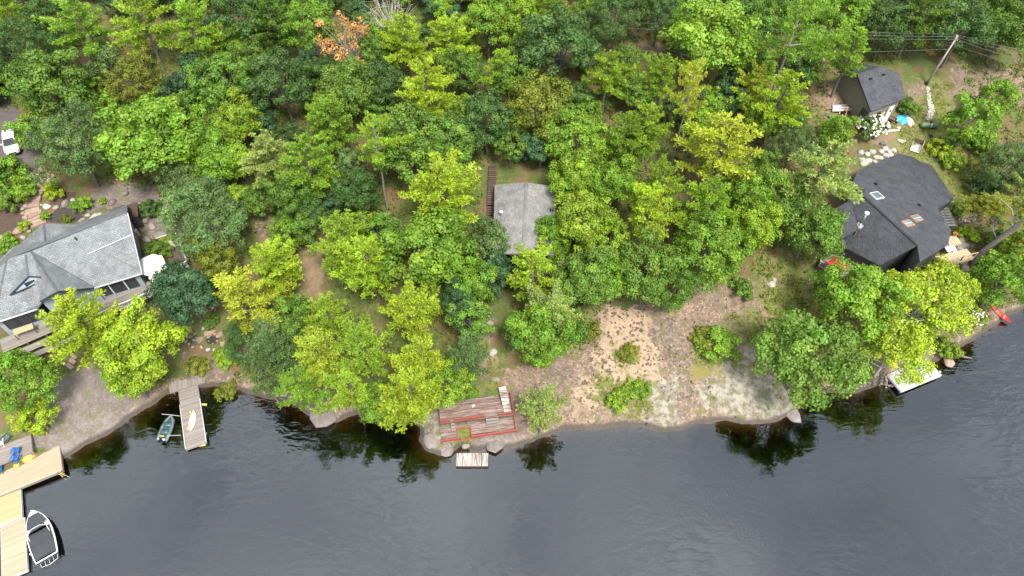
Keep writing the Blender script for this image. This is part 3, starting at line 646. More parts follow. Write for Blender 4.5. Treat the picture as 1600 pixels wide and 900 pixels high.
D0 = z_(40, 398, zr - .05); D1 = z_(44, 430.7, zr - .75)
roof_panel(H1, [D0, D1, z_(14, 461, zr - 2.2), z_(22, 432, zr - 1.3)], SG, .12)        # dormer
roof_panel(H1, [D0, D1, z_(81, 432.5, zr - 1.5), z_(60, 404, zr - .5)], SG, .12)
dm = MB(); dq = rn * .16; tri = [z_(16, 461, zr - 2.25) , D1 + Vector((0, 0, -.1)), z_(79, 433.5, zr - 1.65)]
dm.slab([p + rn * -.02 for p in tri], -rn * .15); dg = dm.part('dormer_gable', M['siding_blue'], H1)
vc = (tri[0] + tri[1] + tri[2]) / 3 + rn * .02
MB().bar(vc - rd * .55 + Vector((0, 0, -.15)), vc + rd * .55 + Vector((0, 0, -.15)), .08, .75).part('dormer_window', M['glass'], H1)
for a_, b_ in ((tri[0], tri[1]), (tri[1], tri[2]), (tri[0], tri[2])): MB().bar(a_ + rn * .06, b_ + rn * .06, .14, .16).part('gable_trim', M['trim_dark'], H1)
# porch gable on the back slope
pg0 = z_(68, 349, zr - 1.2); pg1 = z_(71, 378, zr - 1.0)
roof_panel(H1, [pg0, pg1, z_(33, 384, zr - 2.6), z_(31, 381, zr - 3.2)], SG, .15); roof_panel(H1, [pg0, pg1, z_(128, 352, zr - 2.6), z_(112, 352, zr - 3.0)], SG, .15)
for a_, b_ in ((A, R0), (V0, E2), (V0, G), (pg0, pg1), (D0, D1), (R0, FW)): cap_strip(H1, a_ + Vector((0, 0, .03)), b_ + Vector((0, 0, .03)), M['shingle_grey'])
pn = (A - V0).cross(B - V0).normalized()
for (q0, q1, mt) in (((137, 397), (205, 367), 'trim_white'), ((160, 394), (219, 423), 'shingle_pale')):
    a_ = on_plane(*q0, V0, pn); b_ = on_plane(*q1, V0, pn); cap_strip(H1, a_, b_, M[mt], .13, 'flashing')  # second, pale strip only traces a tone change across the slope, no flashing
vp = on_plane(120, 375, V0, pn); MB().tube([vp, vp + Vector((0, 0, .5))], .09, 8).part('vent_pipe', M['trim_dark'], H1)
MB().bar(A + Vector((0, 0, -.12)) + rd * .03, B + Vector((0, 0, -.12)) + rd * .03, .05, .24).part('rake_trim', M['trim_white'], H1)
MB().bar(E2 + Vector((0, 0, -.12)) + rn * .04, B + Vector((0, 0, -.12)) + rn * .04, .08, .16).part('gutter', M['trim_white'], H1)
MB().bar(FW + Vector((0, 0, -.12)) + rn * .04, FL + Vector((0, 0, -.12)) + rn * .04, .08, .16).part('gutter', M['trim_white'], H1)
ins = -rn * .55; SB = M['siding_blue']; dz = Vector((0, 0, -.25))
wB = B + ins - rd * .45 + dz; wE = E2 + ins + dz; wF = FL + ins + dz; wW = FW + ins + dz; wA = back(A, 4.4) - rd * .45 + dz
wall(H1, wE, wB, g0 - 2.5, SB); wall(H1, wW, wF, g0 - 2.5, SB)
wall(H1, wB, wA, g0 - 2.5, SB, apex=A - rd * .45 + dz * 1.6); wall(H1, wA, back(R0, 4.4) + dz, g0 - 1, SB)
gb0 = GL - rn * .35 + Vector((0, 0, -.6)); gb1 = E2 + ins * .4 + Vector((0, 0, -.35)); wall(H1, gb0, gb1, g0 - 2.5, SB, apex=G - rn * .3 + Vector((0, 0, -.5)))
MB().bar(G + rn * .03 + Vector((0, 0, -.15)), GL + rn * .03 + Vector((0, 0, -.15)), .06, .24).part('gable_trim', M['trim_dark'], H1); MB().bar(G + rn * .03 + Vector((0, 0, -.15)), E2 + rn * .03 + Vector((0, 0, -.15)), .06, .24).part('gable_trim', M['trim_dark'], H1)
window(H1, wE.lerp(wB, .06), wE.lerp(wB, .88), wE.z - .25, 1.9, rn, M['trim_dark'], M['glass'], 4)
window(H1, wW.lerp(wF, .12), wW.lerp(wF, .95), wW.z - .25, 1.9, rn, M['trim_dark'], M['glass'], 3)
for k in (.28, .62): q = wE.lerp(wB, k) + rn * .14; MB().bar((q.x, q.y, wE.z - .2), (q.x, q.y, wE.z - 2.3), .1, .12).part('trim', M['trim_white'], H1)
# deck of planks with railing in front of the house
dzk = ze - 2.9
T1 = thing('sun_deck', at_z(185, 480, dzk) - Vector((0, 0, 2)), 'grey plank deck under the windows of the left house', 'deck')
pa = wE - rd * 3.5 + rn * .25; planks(T1, pa, rd, rn, (wB - wE).length + 4.4, 2.6, 18, dzk, M['wood_grey'])
for k in range(5): q = pa + rd * (1 + k * 2.1) + rn * 2.5; MB().bar((q.x, q.y, T(q.x, q.y) - .3), (q.x, q.y, dzk - .05), .15).part('post', M['wood_brown'], T1)
q0 = pa + rn * 2.6; q0.z = dzk; railing(T1, [q0, q0 + rd * 4, q0 + rd * ((wB - wE).length + 4.3)], .95, M['trim_white'], .5, .03)
T2 = thing('lower_deck', at_z(60, 530, dzk - 1), 'grey stepped lower deck at the left end of the left house', 'deck')
pb = wW + rn * .3 - rd * 1.0; planks(T2, pb, rd, rn, 7.5, 2.2, 15, dzk - .3, M['wood_grey']); planks(T2, pb + rn * 2.4 + rd * 1.5, rd, rn, 6.2, .9, 6, dzk - .65, M['wood_grey']); planks(T2, pb + rn * 3.4 + rd * 1.9, rd, rn, 5.6, .8, 6, dzk - 1.0, M['wood_grey'])
for k in range(4): q = pb + rd * (.5 + k * 2.1) + rn * 2.1; MB().bar((q.x, q.y, T(q.x, q.y) - .3), (q.x, q.y, dzk - .36), .15).part('post', M['wood_brown'], T2)
aw = MB(); a0, a1, a2, a3 = z_(20, 515, dzk + 1.1), z_(50, 505, dzk + 1.1), z_(52, 513, dzk + .75), z_(22, 523.5, dzk + .75); aw.slab([a0, a1, a2, a3], (0, 0, -.06)); 
ta = thing('daybed', (a0 + a2) / 2 - Vector((0, 0, 1.3)), 'tan topped daybed on the lower deck of the left house', 'daybed'); aw.part('top', M['wood_new'], ta)
for q in (a0, a1, a2, a3): MB().bar((q.x, q.y, dzk - .28), (q.x, q.y, q.z - .07), .06).part('leg', M['trim_dark'], ta)
# white umbrellas, terrace and rails beside the house
tz = gz(240, 430) + 1.0
T3 = thing('side_terrace', at_z(250, 425, tz - 1.5), 'plank terrace beside the left house, under white umbrellas', 'terrace')
p0, u, v, Lu, Lv = rect(at_z(226, 432, tz), at_z(212, 372, tz), at_z(298, 416, tz)); planks(T3, p0, u, v, Lu, Lv, round(Lv / .15), tz, M['wood_brown'])
MB().box(p0 + u / 2 + v / 2 + Vector((0, 0, -.35)), Lu, Lv, .5, math.atan2(u.y, u.x)).part('base', M['granite'], T3)
railing(T3, [at_z(247, 381, tz), at_z(278, 370, tz), at_z(296, 415, tz), at_z(270, 432, tz)], 1.0, M['trim_white'], .8, .03)
def umbrella(px, py, r, h, label, rz):
    t0 = at_z(px, py, tz + h); c = thing('patio_umbrella', (t0.x, t0.y, tz), label, 'umbrella', 'white patio umbrellas', rz)
    m = MB(); n = 8
    ring = [Vector((r * math.cos(6.2832 * k / n), r * math.sin(6.2832 * k / n), h - .45)) for k in range(n)]; ap = Vector((0, 0, h + .12)); mid = [p * .52 + Vector((0, 0, h * .48 - .005)) for p in ring]; low = [p + Vector((0, 0, -.14)) for p in ring]
    m.add(ring + [ap] + mid + low, [(k, (k + 1) % n, n + 1 + (k + 1) % n, n + 1 + k) for k in range(n)] + [(n + 1 + k, n + 1 + (k + 1) % n, n) for k in range(n)] + [(2 * n + 1 + k, 2 * n + 1 + (k + 1) % n, (k + 1) % n, k) for k in range(n)])
    m.part('canopy', M['canvas'], c, local=True)
    p = MB(); p.tube([(0, 0, 0), (0, 0, h)], .03, 6); p.tube([(0, 0, .02), (0, 0, .1)], .28, 10); p.part('pole', M['steel'], c, local=True)
    for k in range(n): MB().tube([(0, 0, h - .3), ring[k] + Vector((0, 0, -.03))], .012, 3).part('rib', M['alu'], c, local=True)
umbrella(233, 410, 1.75, 2.6, 'larger white patio umbrella beside the left house', .2); umbrella(250, 424, 1.55, 2.3, 'smaller white patio umbrella partly under a green tree', .5)
# low dark utility cabinet and heat pump at the back corner
hc = on_ground(208, 348); ht = thing('utility_shed', hc, 'small dark brown flat-topped shed at the corner of the left house', 'shed', rz=rad(20))
MB().box((0, 0, 1.0), 2.6, 2.3, 2.0).part('wall', M['siding_dark'], ht, local=True); MB().box((0, 0, 2.07), 2.9, 2.6, .12).part('roof', M['mulch'], ht, local=True); MB().box((0, -1.18, .95), .9, .05, 1.8).part('door', M['trim_dark'], ht, local=True)
hp = on_ground(213, 369); hq = thing('heat_pump', hp, 'white heat pump unit against the right wall of the left house', 'heat pump', rz=rad(30))
MB().box((0, 0, .55), .95, .5, .9).part('case', M['white'], hq, local=True); MB().lathe([(.3, 0), (.34, .03), (.05, .06)], 14, Matrix.Translation((0, -.25, .55)) @ Matrix.Rotation(rad(90), 4, 'X')).part('fan_grille', M['trim_dark'], hq, local=True); MB().box((0, 0, .05), 1.0, .55, .1).part('base', M['granite'], hq, local=True)

# --- cabin in the middle: pale gable roof
gc = gz(820, 400); zc = gc + 6.2; zce = gc + 4.3
CB = thing('cabin', on_ground(820, 360), 'small cabin with pale grey gable roof among the trees', 'cabin')
r0, r1 = at_z(822.5, 285, zc), at_z(817.5, 396, zc); SPM = M['shingle_pale']
l0, l1, q0, q1 = at_z(773, 288.5, zce), at_z(770, 396, zce), at_z(868.5, 291.5, zce), at_z(866, 398, zce)
roof_panel(CB, [r0, r1, l1, l0], SPM); roof_panel(CB, [r0, r1, q1, q0], SPM); cap_strip(CB, r0 + Vector((0, 0, .02)), r1 + Vector((0, 0, .02)), M['shingle_pale'], .35)
i_ = .45; a1 = l0 + Vector((i_, -i_, -.2)); a2 = l1 + Vector((i_, i_ * 2, -.2)); b1 = q0 + Vector((-i_, -i_, -.2)); b2 = q1 + Vector((-i_, i_ * 2, -.2))
wm = M['wood_brown']; SD = M['siding_khaki']
wall(CB, a1, a2, gc - 2, SD); wall(CB, b2, b1, gc - 2, SD); wall(CB, b1, a1, gc - 1, SD, apex=r0 + Vector((0, -i_, -.25))); wall(CB, a2, b2, gc - 2, SD, apex=r1 + Vector((0, i_ * 2, -.25)))
window(CB, a2.lerp(b2, .12), a2.lerp(b2, .88), a2.z - .4, 1.7, (0, -1, 0), M['trim_white'], M['glass'], 4)
sp = on_plane(783, 336, r0, (r1 - r0).cross(l0 - r0)); 
MB().tube([sp, sp + Vector((0, 0, .55))], .12, 8).part('chimney_pipe', M['steel'], CB); MB().lathe([(.22, 0), (.22, .06), (.05, .2)], 10, Matrix.Translation(sp + Vector((0, 0, .58)))).part('chimney_cap', M['white'], CB)
sp = on_plane(860, 330, r0, (q0 - r0).cross(r1 - r0))
for k in (0, .28): MB().tube([sp + Vector((k, 0, 0)), sp + Vector((k, 0, .45))], .07, 6).part('vent_pipe', M['black'], CB)
cd = thing('cabin_deck', at_z(830, 412, gc), 'small front deck of the cabin with blue-black railing panel', 'deck')
c0 = at_z(778, 409, gc + 1.6); planks(cd, (a2.x - .3, a2.y - 2.6), (1, 0), (0, 1), b2.x - a2.x + .6, 2.5, 17, gc + 1.5, M['wood_brown'])
for k in range(4): x = a2.x + (b2.x - a2.x) * k / 3; MB().bar((x, a2.y - 2.4, T(x, a2.y - 2.4) - .3), (x, a2.y - 2.4, gc + 1.45), .15).part('post', M['wood_brown'], cd)
railing(cd, [(a2.x, a2.y - 2.55, gc + 1.5), (a2.x + 3.4, a2.y - 2.55, gc + 1.5), (b2.x, b2.y - 2.55, gc + 1.5)], 1.0, M['trim_dark'], .22, .05)
bpn = at_z(853, 411, gc + 2.0); MB().box((bpn.x, bpn.y, gc + 2.0), 1.6, .06, .9).part('railing_panel', M['blue'], cd)
for k in range(6): MB().box((bpn.x - .75 + .3 * k, bpn.y + .1, gc + 2.62), .06, .05, .35).part('railing_picket', M['white'], cd)
# wooden walkway along the cabin
wk = thing('boardwalk', on_ground(768, 300), 'narrow dark plank walkway running past the left side of the cabin', 'boardwalk')
n_ = 26; w0, w1 = on_ground(770, 258, .5), on_ground(766, 345, .5)
for k in range(n_):
    f = (k + .5) / n_; p = w0.lerp(w1, f); p.z = w0.z * (1 - f) + w1.z * f + (-.18 if k > 18 else 0) + (-.18 if k > 22 else 0); L = abs(w1.y - w0.y) / n_
    MB().box(p, 1.05, L - .03, .05).part('plank', M['wood_brown'], wk)
for s in (-.45, .45): MB().bar(w0 + Vector((s, 0, -.12)), w1 + Vector((s, 0, -.5)), .08, .18).part('stringer', M['wood_brown'], wk)

# --- right house: dark shingles, skylights, steel flue
g1 = gz(1400, 420); zr = g1 + 8.0; H2 = thing('house', on_ground(1400, 340), 'modern house with charcoal shingle roof, skylights and steel flue on the right', 'house'); SDK = M['shingle_dark']
r0, r1 = at_z(1331, 289, zr), at_z(1433.8, 383.3, zr); d = (r1 - r0).normalized(); n = Vector((-d.y, d.x, 0))
PR = (n * .27 + Vector((0, 0, 1))).normalized(); PL = (-n * .82 + Vector((0, 0, 1))).normalized()
R = lambda x, y: on_plane(x, y, r1, PR); L = lambda x, y: on_plane(x, y, r1, PL)
RP = [r1, R(1437.3, 409), R(1481.7, 381), R(1486.3, 360), R(1465.3, 326), R(1491, 311), R(1453.7, 255), R(1409.3, 237.5), R(1340, 267), r0]
# the wide slope is laid as two panels so the notch stays open
roof_panel(H2, [r0, r1, R(1437.3, 409), R(1481.7, 381), R(1486.3, 360), R(1465.3, 326)], SDK, .25); roof_panel(H2, [r0, R(1465.3, 326), R(1491, 311), R(1453.7, 255), R(1409.3, 237.5), R(1340, 267)], SDK, .25)
LP = [r0 + Vector((0, 0, -.02)), r1 + Vector((0, 0, -.02)), L(1374.3, 414.8), L(1309, 381)]; roof_panel(H2, LP, SDK, .25); cap_strip(H2, r0 + Vector((0, 0, .02)), r1 + Vector((0, 0, .02)), M['shingle_dark'], .3)
zl = zr - .6; PS = (-n * .25 + Vector((0, 0, 1))).normalized(); s0 = at_z(1341.7, 357.7, zl); S = lambda x, y: on_plane(x, y, s0, PS)
SPn = [S(1328, 313), s0, S(1314.8, 372.8), S(1297.3, 329.7)]; roof_panel(H2, SPn, SDK, .3)
b = MB(); b.slab([SPn[0] + Vector((0, 0, -.32)), SPn[1] + Vector((0, 0, -.32)), SPn[1] + Vector((0, 0, -1.5)), SPn[0] + Vector((0, 0, -1.0))], -n * .1); b.part('cheek_wall', M['soffit'], H2)
ds = Vector((0, 0, -.3)); inn = lambda p, c, k=.5: p + (c - p).xy.to_3d().normalized() * k + ds
cc = (LP[0] + LP[1] + LP[2] + LP[3]) / 4
w = [inn(LP[2], cc), inn(LP[3], cc), inn(SPn[2], (SPn[0] + SPn[2]) / 2), inn(SPn[3], (SPn[0] + SPn[2]) / 2)]
wall(H2, w[0], w[1], g1 - 2, M['siding_dark']); wall(H2, w[2], w[3], g1 - 2, M['siding_khaki']); wall(H2, w[1] + n * .9, w[2], g1 - 2, M['siding_khaki'])
e0 = inn(r1, cc, .5); wall(H2, e0, w[0], g1 - 2, M['siding_dark']); ctr = R(1420, 320)
ws = [inn(p, ctr, .6) for p in RP[1:8]]
wall(H2, inn(r1, ctr, .7), ws[0], g1 - 2, M['siding_dark'])
for a_, b_ in zip(ws, ws[1:]): wall(H2, b_, a_, g1 - 2, M['siding_dark'])
MB().bar(RP[1] + Vector((0, 0, -.13)), RP[2] + Vector((0, 0, -.13)), .1, .24).part('fascia', M['trim_dark'], H2)
fd = (w[0] - w[1]).normalized(); fo = Vector((fd.y, -fd.x, 0)); fo = fo if fo.dot(n) < 0 else -fo
window(H2, w[1].lerp(w[0], .22), w[1].lerp(w[0], .95), min(w[0].z, w[1].z) - .3, 2.3, fo, M['trim_dark'], M['glass'], 4)
gd = (e0 - w[0]); go = d; window(H2, w[0].lerp(e0, .15), w[0].lerp(e0, .9), w[0].z - .2, 2.2, go, M['trim_dark'], M['glass'], 3)
for k, (x, y, l_, w_) in enumerate(((1369.5, 306.5, 1.5, 1.15), (1418, 350, 1.55, .95), (1431.5, 342, 1.55, .95))):
    c = R(x, y); sk = MB(); mt = Matrix.Translation(c) @ Matrix((n.cross(Vector((0, 0, 1))).normalized(), PR.cross(n.cross(Vector((0, 0, 1)))).normalized(), PR)).transposed().to_4x4()
    for sx, sy, lx, ly in ((0, l_ / 2, w_ + .12, .08), (0, -l_ / 2, w_ + .12, .08), (w_ / 2, 0, .08, l_ - .08), (-w_ / 2, 0, .08, l_ - .08)): sk.box(None, lx, ly, .2, M=mt @ Matrix.Translation((sx, sy, .1)))
    sko = sk.part('skylight', M['trim_white'] if k == 0 else M['soffit'], H2); MB().box(None, w_ - .08, l_ - .08, .06, M=mt @ Matrix.Translation((0, 0, .14))).part('pane', M['skylight'], sko, base=Vector(H2.location))
    if k: MB().box(None, .05, l_ - .1, .05, M=mt @ Matrix.Translation((0, 0, .19))).part('glazing_bar', M['trim_white'], sko, base=Vector(H2.location))
for x, y in ((1368, 288), (1436, 321), (1348, 298)): c = R(x, y); MB().box(c + Vector((0, 0, .12)), .22, .4, .25, .6).part('roof_vent', M['black'], H2)
fb = L(1341.5, 355) ; fl = MB(); fl.tube([fb + Vector((0, 0, -.3)), fb + Vector((0, 0, 2.5))], .16, 12); fo_ = fl.part('flue', M['steel'], H2, smooth=True)
MB().lathe([(.30, 0), (.30, .10), (.22, .18), (.05, .2)], 14, Matrix.Translation(fb + Vector((0, 0, 2.55)))).part('flue_cap', M['white'], fo_, base=Vector(H2.location)); fbx = MB(); fbx.box(fb + Vector((0, 0, .15)), .8, .8, .35, .7); fbx.part('flashing', M['alu'], fo_, base=Vector(H2.location))
# red canopy and terrace in front of the right house
rz_ = gz(1308, 415)
RT = thing('front_terrace', at_z(1315, 425, rz_), 'wooden terrace with rail left of the right house', 'terrace'); p0, u, v, Lu, Lv = rect(at_z(1277, 415, rz_ + 1.0), at_z(1296, 388, rz_ + 1), at_z(1312, 445, rz_ + 1)); planks(RT, p0, u, v, Lu, Lv, 26, rz_ + 1.0, M['wood_grey'])
MB().box(p0 + u / 2 + v / 2 + Vector((0, 0, -.6)), Lu - .1, Lv - .1, 1.0, math.atan2(u.y, u.x)).part('base', M['wood_brown'], RT); railing(RT, [p0 + v, p0, p0 + u], 1.0, M['wood_light'], .5, .04)
cp = [at_z(1292, 410, rz_ + 3.0), at_z(1306, 401, rz_ + 3.0), at_z(1328, 414, rz_ + 3.0), at_z(1315, 424, rz_ + 3.0)]; cn_ = (cp[0] + cp[2]) / 2 + Vector((0, 0, .7))
CT = thing('canopy_tent', (cn_.x, cn_.y, rz_ + 1.0), 'red fabric canopy tent on the terrace left of the right house', 'canopy'); b = MB(); b.add(cp + [cn_] + [p + Vector((0, 0, -.22)) for p in cp], [(k, (k + 1) % 4, 4) for k in range(4)] + [(5 + k, 5 + (k + 1) % 4, (k + 1) % 4, k) for k in range(4)]); b.part('roof_cloth', M['red_cloth'], CT)
for p in cp: MB().tube([(p.x, p.y, rz_ + 1.0), p + Vector((0, 0, -.05))], .03, 6).part('pole', M['steel'], CT)
# light wooden deck at the right corner of the house, stairs, blown sheet
dk = gz(1490, 392) + 1.3
LD_, p0, u, v, Lu, Lv = deck('side_deck', (1473, 414), (1462, 401), (1509, 387), dk, M['wood_light'], 'new light wood deck at the right corner of the right house', 'deck', .14, along=False, fmat=M['wood_light'], depth=.5, legs=dk - 2.6)
u3 = u.to_3d(); v3 = v.to_3d(); k0 = at_z(1473, 414, dk); railing(LD_, [k0, k0 + v3 * Lv * .55, k0 + v3 * Lv], .95, M['wood_light'], 1.2, .04)
D2, p0, u, v, Lu, Lv = deck('upper_landing', (1484, 383), (1475, 371), (1498, 374), dk + .4, M['wood_light'], 'small light wood landing between stairs and side deck', 'deck', .14, fmat=M['wood_light'], depth=.4, legs=dk - 2.0)
st = thing('wooden_stairs', at_z(1480, 335, dk), 'flight of pale stairs beside the charcoal roof edge', 'stairs')
for k in range(7):
    c = at_z(1474 + k * 1.9, 325.5 + k * 4.3, dk + 2.4 - k * .30); MB().box(c, 1.25, .36, .07, rad(2)).part('tread', M['wood_pale'], st)
for s in (-.6, .6): MB().bar(at_z(1474, 325.5, dk + 2.2) + Vector((s, .2, 0)), at_z(1487, 352, dk + .2) + Vector((s, -.2, 0)), .05, .25).part('stringer', M['wood_light'], st)
def crumple(name, px, py, w_, l_, h_, mat, label, cat, seed, rz=0.0, z=None):
    """a heaped sheet: folds from noise over a closed outline, lying on the ground"""
    c = on_ground(px, py) if z is None else at_z(px, py, z); nn = 22; t_ = np.linspace(-1, 1, nn); X, Y = np.meshgrid(t_, t_); rr = np.sqrt(X ** 2 + Y ** 2); k = np.maximum(np.abs(X), np.abs(Y)) / np.maximum(rr, 1e-6)
    an = np.arctan2(Y, X); edge_ = 1 + .22 * np.sin(3 * an + seed) + .15 * np.sin(5 * an + 2 * seed)
    x = X * k * w_ / 2 * edge_; y = Y * k * l_ / 2 * edge_; x, y = x * math.cos(rz) - y * math.sin(rz), x * math.sin(rz) + y * math.cos(rz)
    zz = h_ * (1 - np.clip(rr * k, 0, 1) ** 2) * (.55 + .6 * np.abs(fbm(x * 2.2 + seed, y * 2.2, seed, 3)) * 2) + .03
    g = np.array([[T(c.x + a_, c.y + b_) if z is None else c.z for a_, b_ in zip(r_, s_)] for r_, s_ in zip(x, y)]) - c.z
    V = np.stack([x, y, zz + g], -1).reshape(-1, 3); V = np.vstack([V, V - np.array([0, 0, .035])]); ii = np.arange(nn * nn).reshape(nn, nn)
    Q = np.stack([ii[:-1, :-1], ii[:-1, 1:], ii[1:, 1:], ii[1:, :-1]], -1).reshape(-1, 4); me = np_mesh(name, V, np.vstack([Q, Q[:, ::-1] + nn * nn]), mat, True)
    o = bpy.data.objects.new(name, me); COL.objects.link(o); o.location = c; return tag(o, label, cat)
crumple('white_sheet', 1484.5, 387, 1.4, 1.6, .35, M['canvas'], 'crumpled white sheet on the light wood deck', 'sheet', 3, z=dk + .02)
po = at_z(1491, 368, dk + .42); fp = thing('flower_pot', po, 'round terracotta pot on the landing of the right house', 'pot'); MB().lathe([(.2, 0), (.3, .35), (.33, .4), (.28, .4), (.25, .3)], 12, Matrix.Translation(po)).part('pot', M['orange'], fp); MB().lathe([(.26, .28), (.02, .34)], 12, Matrix.Translation(po)).part('soil', M['soil'], fp)
# orange chair half hidden below the birches
oc = on_ground(1385, 437); och = thing('garden_chair', oc, 'orange garden chair under the birches in front of the right house', 'chair', rz=.6)
MB().box((0, 0, .42), .55, .5, .06).part('seat', M['orange'], och, local=True); MB().bar((0, .25, .42), (0, .42, 1.0), .5, .05).part('backrest', M['orange'], och, local=True)
for sx in (-.25, .25):
    for sy in (-.22, .22): MB().bar((sx, sy, 0), (sx, sy, .42), .05).part('leg', M['orange'], och, local=True)

# --- dark shed behind the right house
gs = gz(1375, 170); zs = gs + 4.0; SH_ = thing('garage', on_ground(1375, 150), 'shed garage with charcoal gable roof and khaki walls, upper right', 'garage')
s0, s1 = at_z(1340, 116, zs + 1.6), at_z(1376.4, 104, zs + 1.6); dd = (s1 - s0).normalized(); sn = Vector((dd.y, -dd.x, 0)); SNn = (sn * .42 + Vector((0, 0, 1))).normalized(); Sg = lambda x, y: on_plane(x, y, s0, SNn)
SPg = [s0, s1, Sg(1405.8, 114.7), Sg(1415.6, 153), Sg(1361.3, 173.3)]; roof_panel(SH_, SPg, SDK, .22)
bk = [s0 + Vector((0, 0, -.01)), s1 + Vector((0, 0, -.01)), s1 - sn * 3.2 + Vector((0, 0, -1.6)), s0 - sn * 3.2 + Vector((0, 0, -1.6))]; roof_panel(SH_, bk, SDK, .22)
cg = sum(SPg, Vector((0, 0, 0))) / 5; q = [p + (cg - p).xy.to_3d().normalized() * .55 + Vector((0, 0, -.28)) for p in SPg]
wall(SH_, q[4], q[3], gs - 1.5, M['siding_khaki']); wall(SH_, q[3], q[2], gs - 1.5, M['siding_khaki']); lf = s0 - sn * 2.6 + dd * .5 + Vector((0, 0, -1.9)); wall(SH_, lf, q[4], gs - 1.5, M['siding_khaki'], apex=q[0])
MB().bar(s0 - dd * .03 + Vector((0, 0, -.12)), SPg[4] - dd * .03 + Vector((0, 0, -.12)), .06, .26).part('rake_trim', M['trim_dark'], SH_)
ww = q[4] - q[0]; o_ = -Vector((ww.y, -ww.x, 0)).normalized(); o_ = o_ if o_.dot(dd) < 0 else -o_
dr0 = q[0].lerp(q[4], .45) + o_ * .07; dr1 = q[0].lerp(q[4], .93) + o_ * .07; b = MB(); b.slab([(dr0.x, dr0.y, gs + 2.5), (dr1.x, dr1.y, gs + 2.5), (dr1.x, dr1.y, gs - .3), (dr0.x, dr0.y, gs - .3)], o_ * .06); b.part('garage_door', M['siding_dark'], SH_)
for x, y in ((1380, 117.5), (1360, 124)): c = Sg(x, y); MB().box(c + Vector((0, 0, .1)), .45, .2, .22, .2).part('roof_vent', M['black'], SH_)
ed = (q[3] - q[4]); eo = Vector((ed.y, -ed.x, 0)).normalized(); eo = eo if eo.y < 0 else -eo
for f0, f1, mt, nm, tp in ((.30, .42, 'black', 'doorway', 2.1), (.47, .6, 'wood_new', 'wood_panel', 1.7), (.68, .86, 'white', 'door', 2.3)):
    a_ = q[4].lerp(q[3], f0) + eo * .06; b_ = q[4].lerp(q[3], f1) + eo * .06; b = MB(); b.slab([(a_.x, a_.y, gs + tp), (b_.x, b_.y, gs + tp), (b_.x, b_.y, gs - .4), (a_.x, a_.y, gs - .4)], eo * .06); dro = b.part(nm, M[mt], SH_)
    if nm == 'door': c = (a_ + b_) / 2 + eo * .08; MB().box((c.x, c.y, gs + 1.5), .3, .05, .3).part('door_window', M['black'], dro, base=Vector(SH_.location))

# ------------------------------------------------------------------ docks and boats
deck('tan_dock', (92, 692), (-60, 752), (100, 734), .85, M['wood_tan'], 'large tan plank dock reaching in from the left edge', 'dock', .14, depth=.35, legs=-2.5)
zb_ = max(T(*(at_z(x, y, 1.2)).xy) for x, y in ((50, 704), (30, 710), (10, 722), (34, 686), (10, 695), (0, 700), (-30, 712), (-20, 735))) + .12
deck('tan_boardwalk', (50, 705), (-60, 748), (34, 684), zb_, M['wood_grey'], 'tan plank platform behind the blue chairs at the left edge', 'dock', .14, depth=.3, legs=-.6)
deck('floating_dock', (31, 763.5), (-34, 789), (37.5, 805), .55, M['wood_new'], 'orange toned floating dock section next to the big tan dock', 'dock', .14, fmat=M['trim_white'], depth=.35)
deck('floating_dock', (38, 809), (1, 823.5), (46, 889.5), .55, M['wood_tan'], 'long tan floating dock section beside the covered motorboat', 'dock', .14, fmat=M['trim_white'], depth=.35)
sc = at_z(96, 739, .5); sd = thing('swim_ladder', sc, 'short silver ladder at the outer corner of the tan dock', 'ladder', rz=.45)
for s in (-.2, .2): MB().tube([(s, .15, .35), (s, -.1, .5), (s, -.15, -.9)], .03, 6).part('rail', M['steel'], sd, local=True)
for k in range(3): MB().bar((-.2, -.14, .1 - k * .3), (.2, -.14, .1 - k * .3), .05).part('rung', M['yellow'], sd, local=True)
GD, p0, u, v, Lu, Lv = deck('grey_dock', (279, 611.5), (308.5, 602), (285.5, 703), .55, M['wood_grey'], 'weathered grey dock carrying a white paddleboard', 'dock', .145, along=True, depth=.35, legs=-2.2)
c_ = p0 + u * Lu / 2
for s in (-.05, Lu + .05): a_ = p0 + u * s + v * 2.0; b_ = p0 + u * s + v * Lv; MB().bar((a_.x, a_.y, .58), (b_.x, b_.y, .58), .06, .1).part('edge_trim', M['trim_white'], GD)
deck('landing', (266, 613), (320, 596.5), (275, 592), .75, M['wood_grey'], 'grey wooden landing where the grey dock meets the shore', 'landing', .15, along=False, depth=.25, legs=-.3)
for k, (x, y, lb) in enumerate(((318, 632, 'white foam bumper floating beside the grey dock, near the shore'), (320, 681, 'white foam bumper at the outer right side of the grey dock'), (315.5, 695.5, 'pale wooden bumper at the outer corner of the grey dock'))):
    c = at_z(x, y, .12); f = thing('dock_bumper', c, lb, 'bumper', 'dock bumpers', rz=(0, 1.5, .2)[k])
    b = MB(); b.lathe([(.03, -.42), (.12, -.36), (.13, 0), (.12, .36), (.03, .42)], 10, Matrix.Rotation(rad(90), 4, 'Y')); b.part('float', M['cream_yellow'] if k != 1 else M['white'], f, local=True, smooth=True); MB().tube([(0, 0, .1), (-.25, 0, .4)], .015, 4).part('rope', M['wood_pale'], f, local=True)
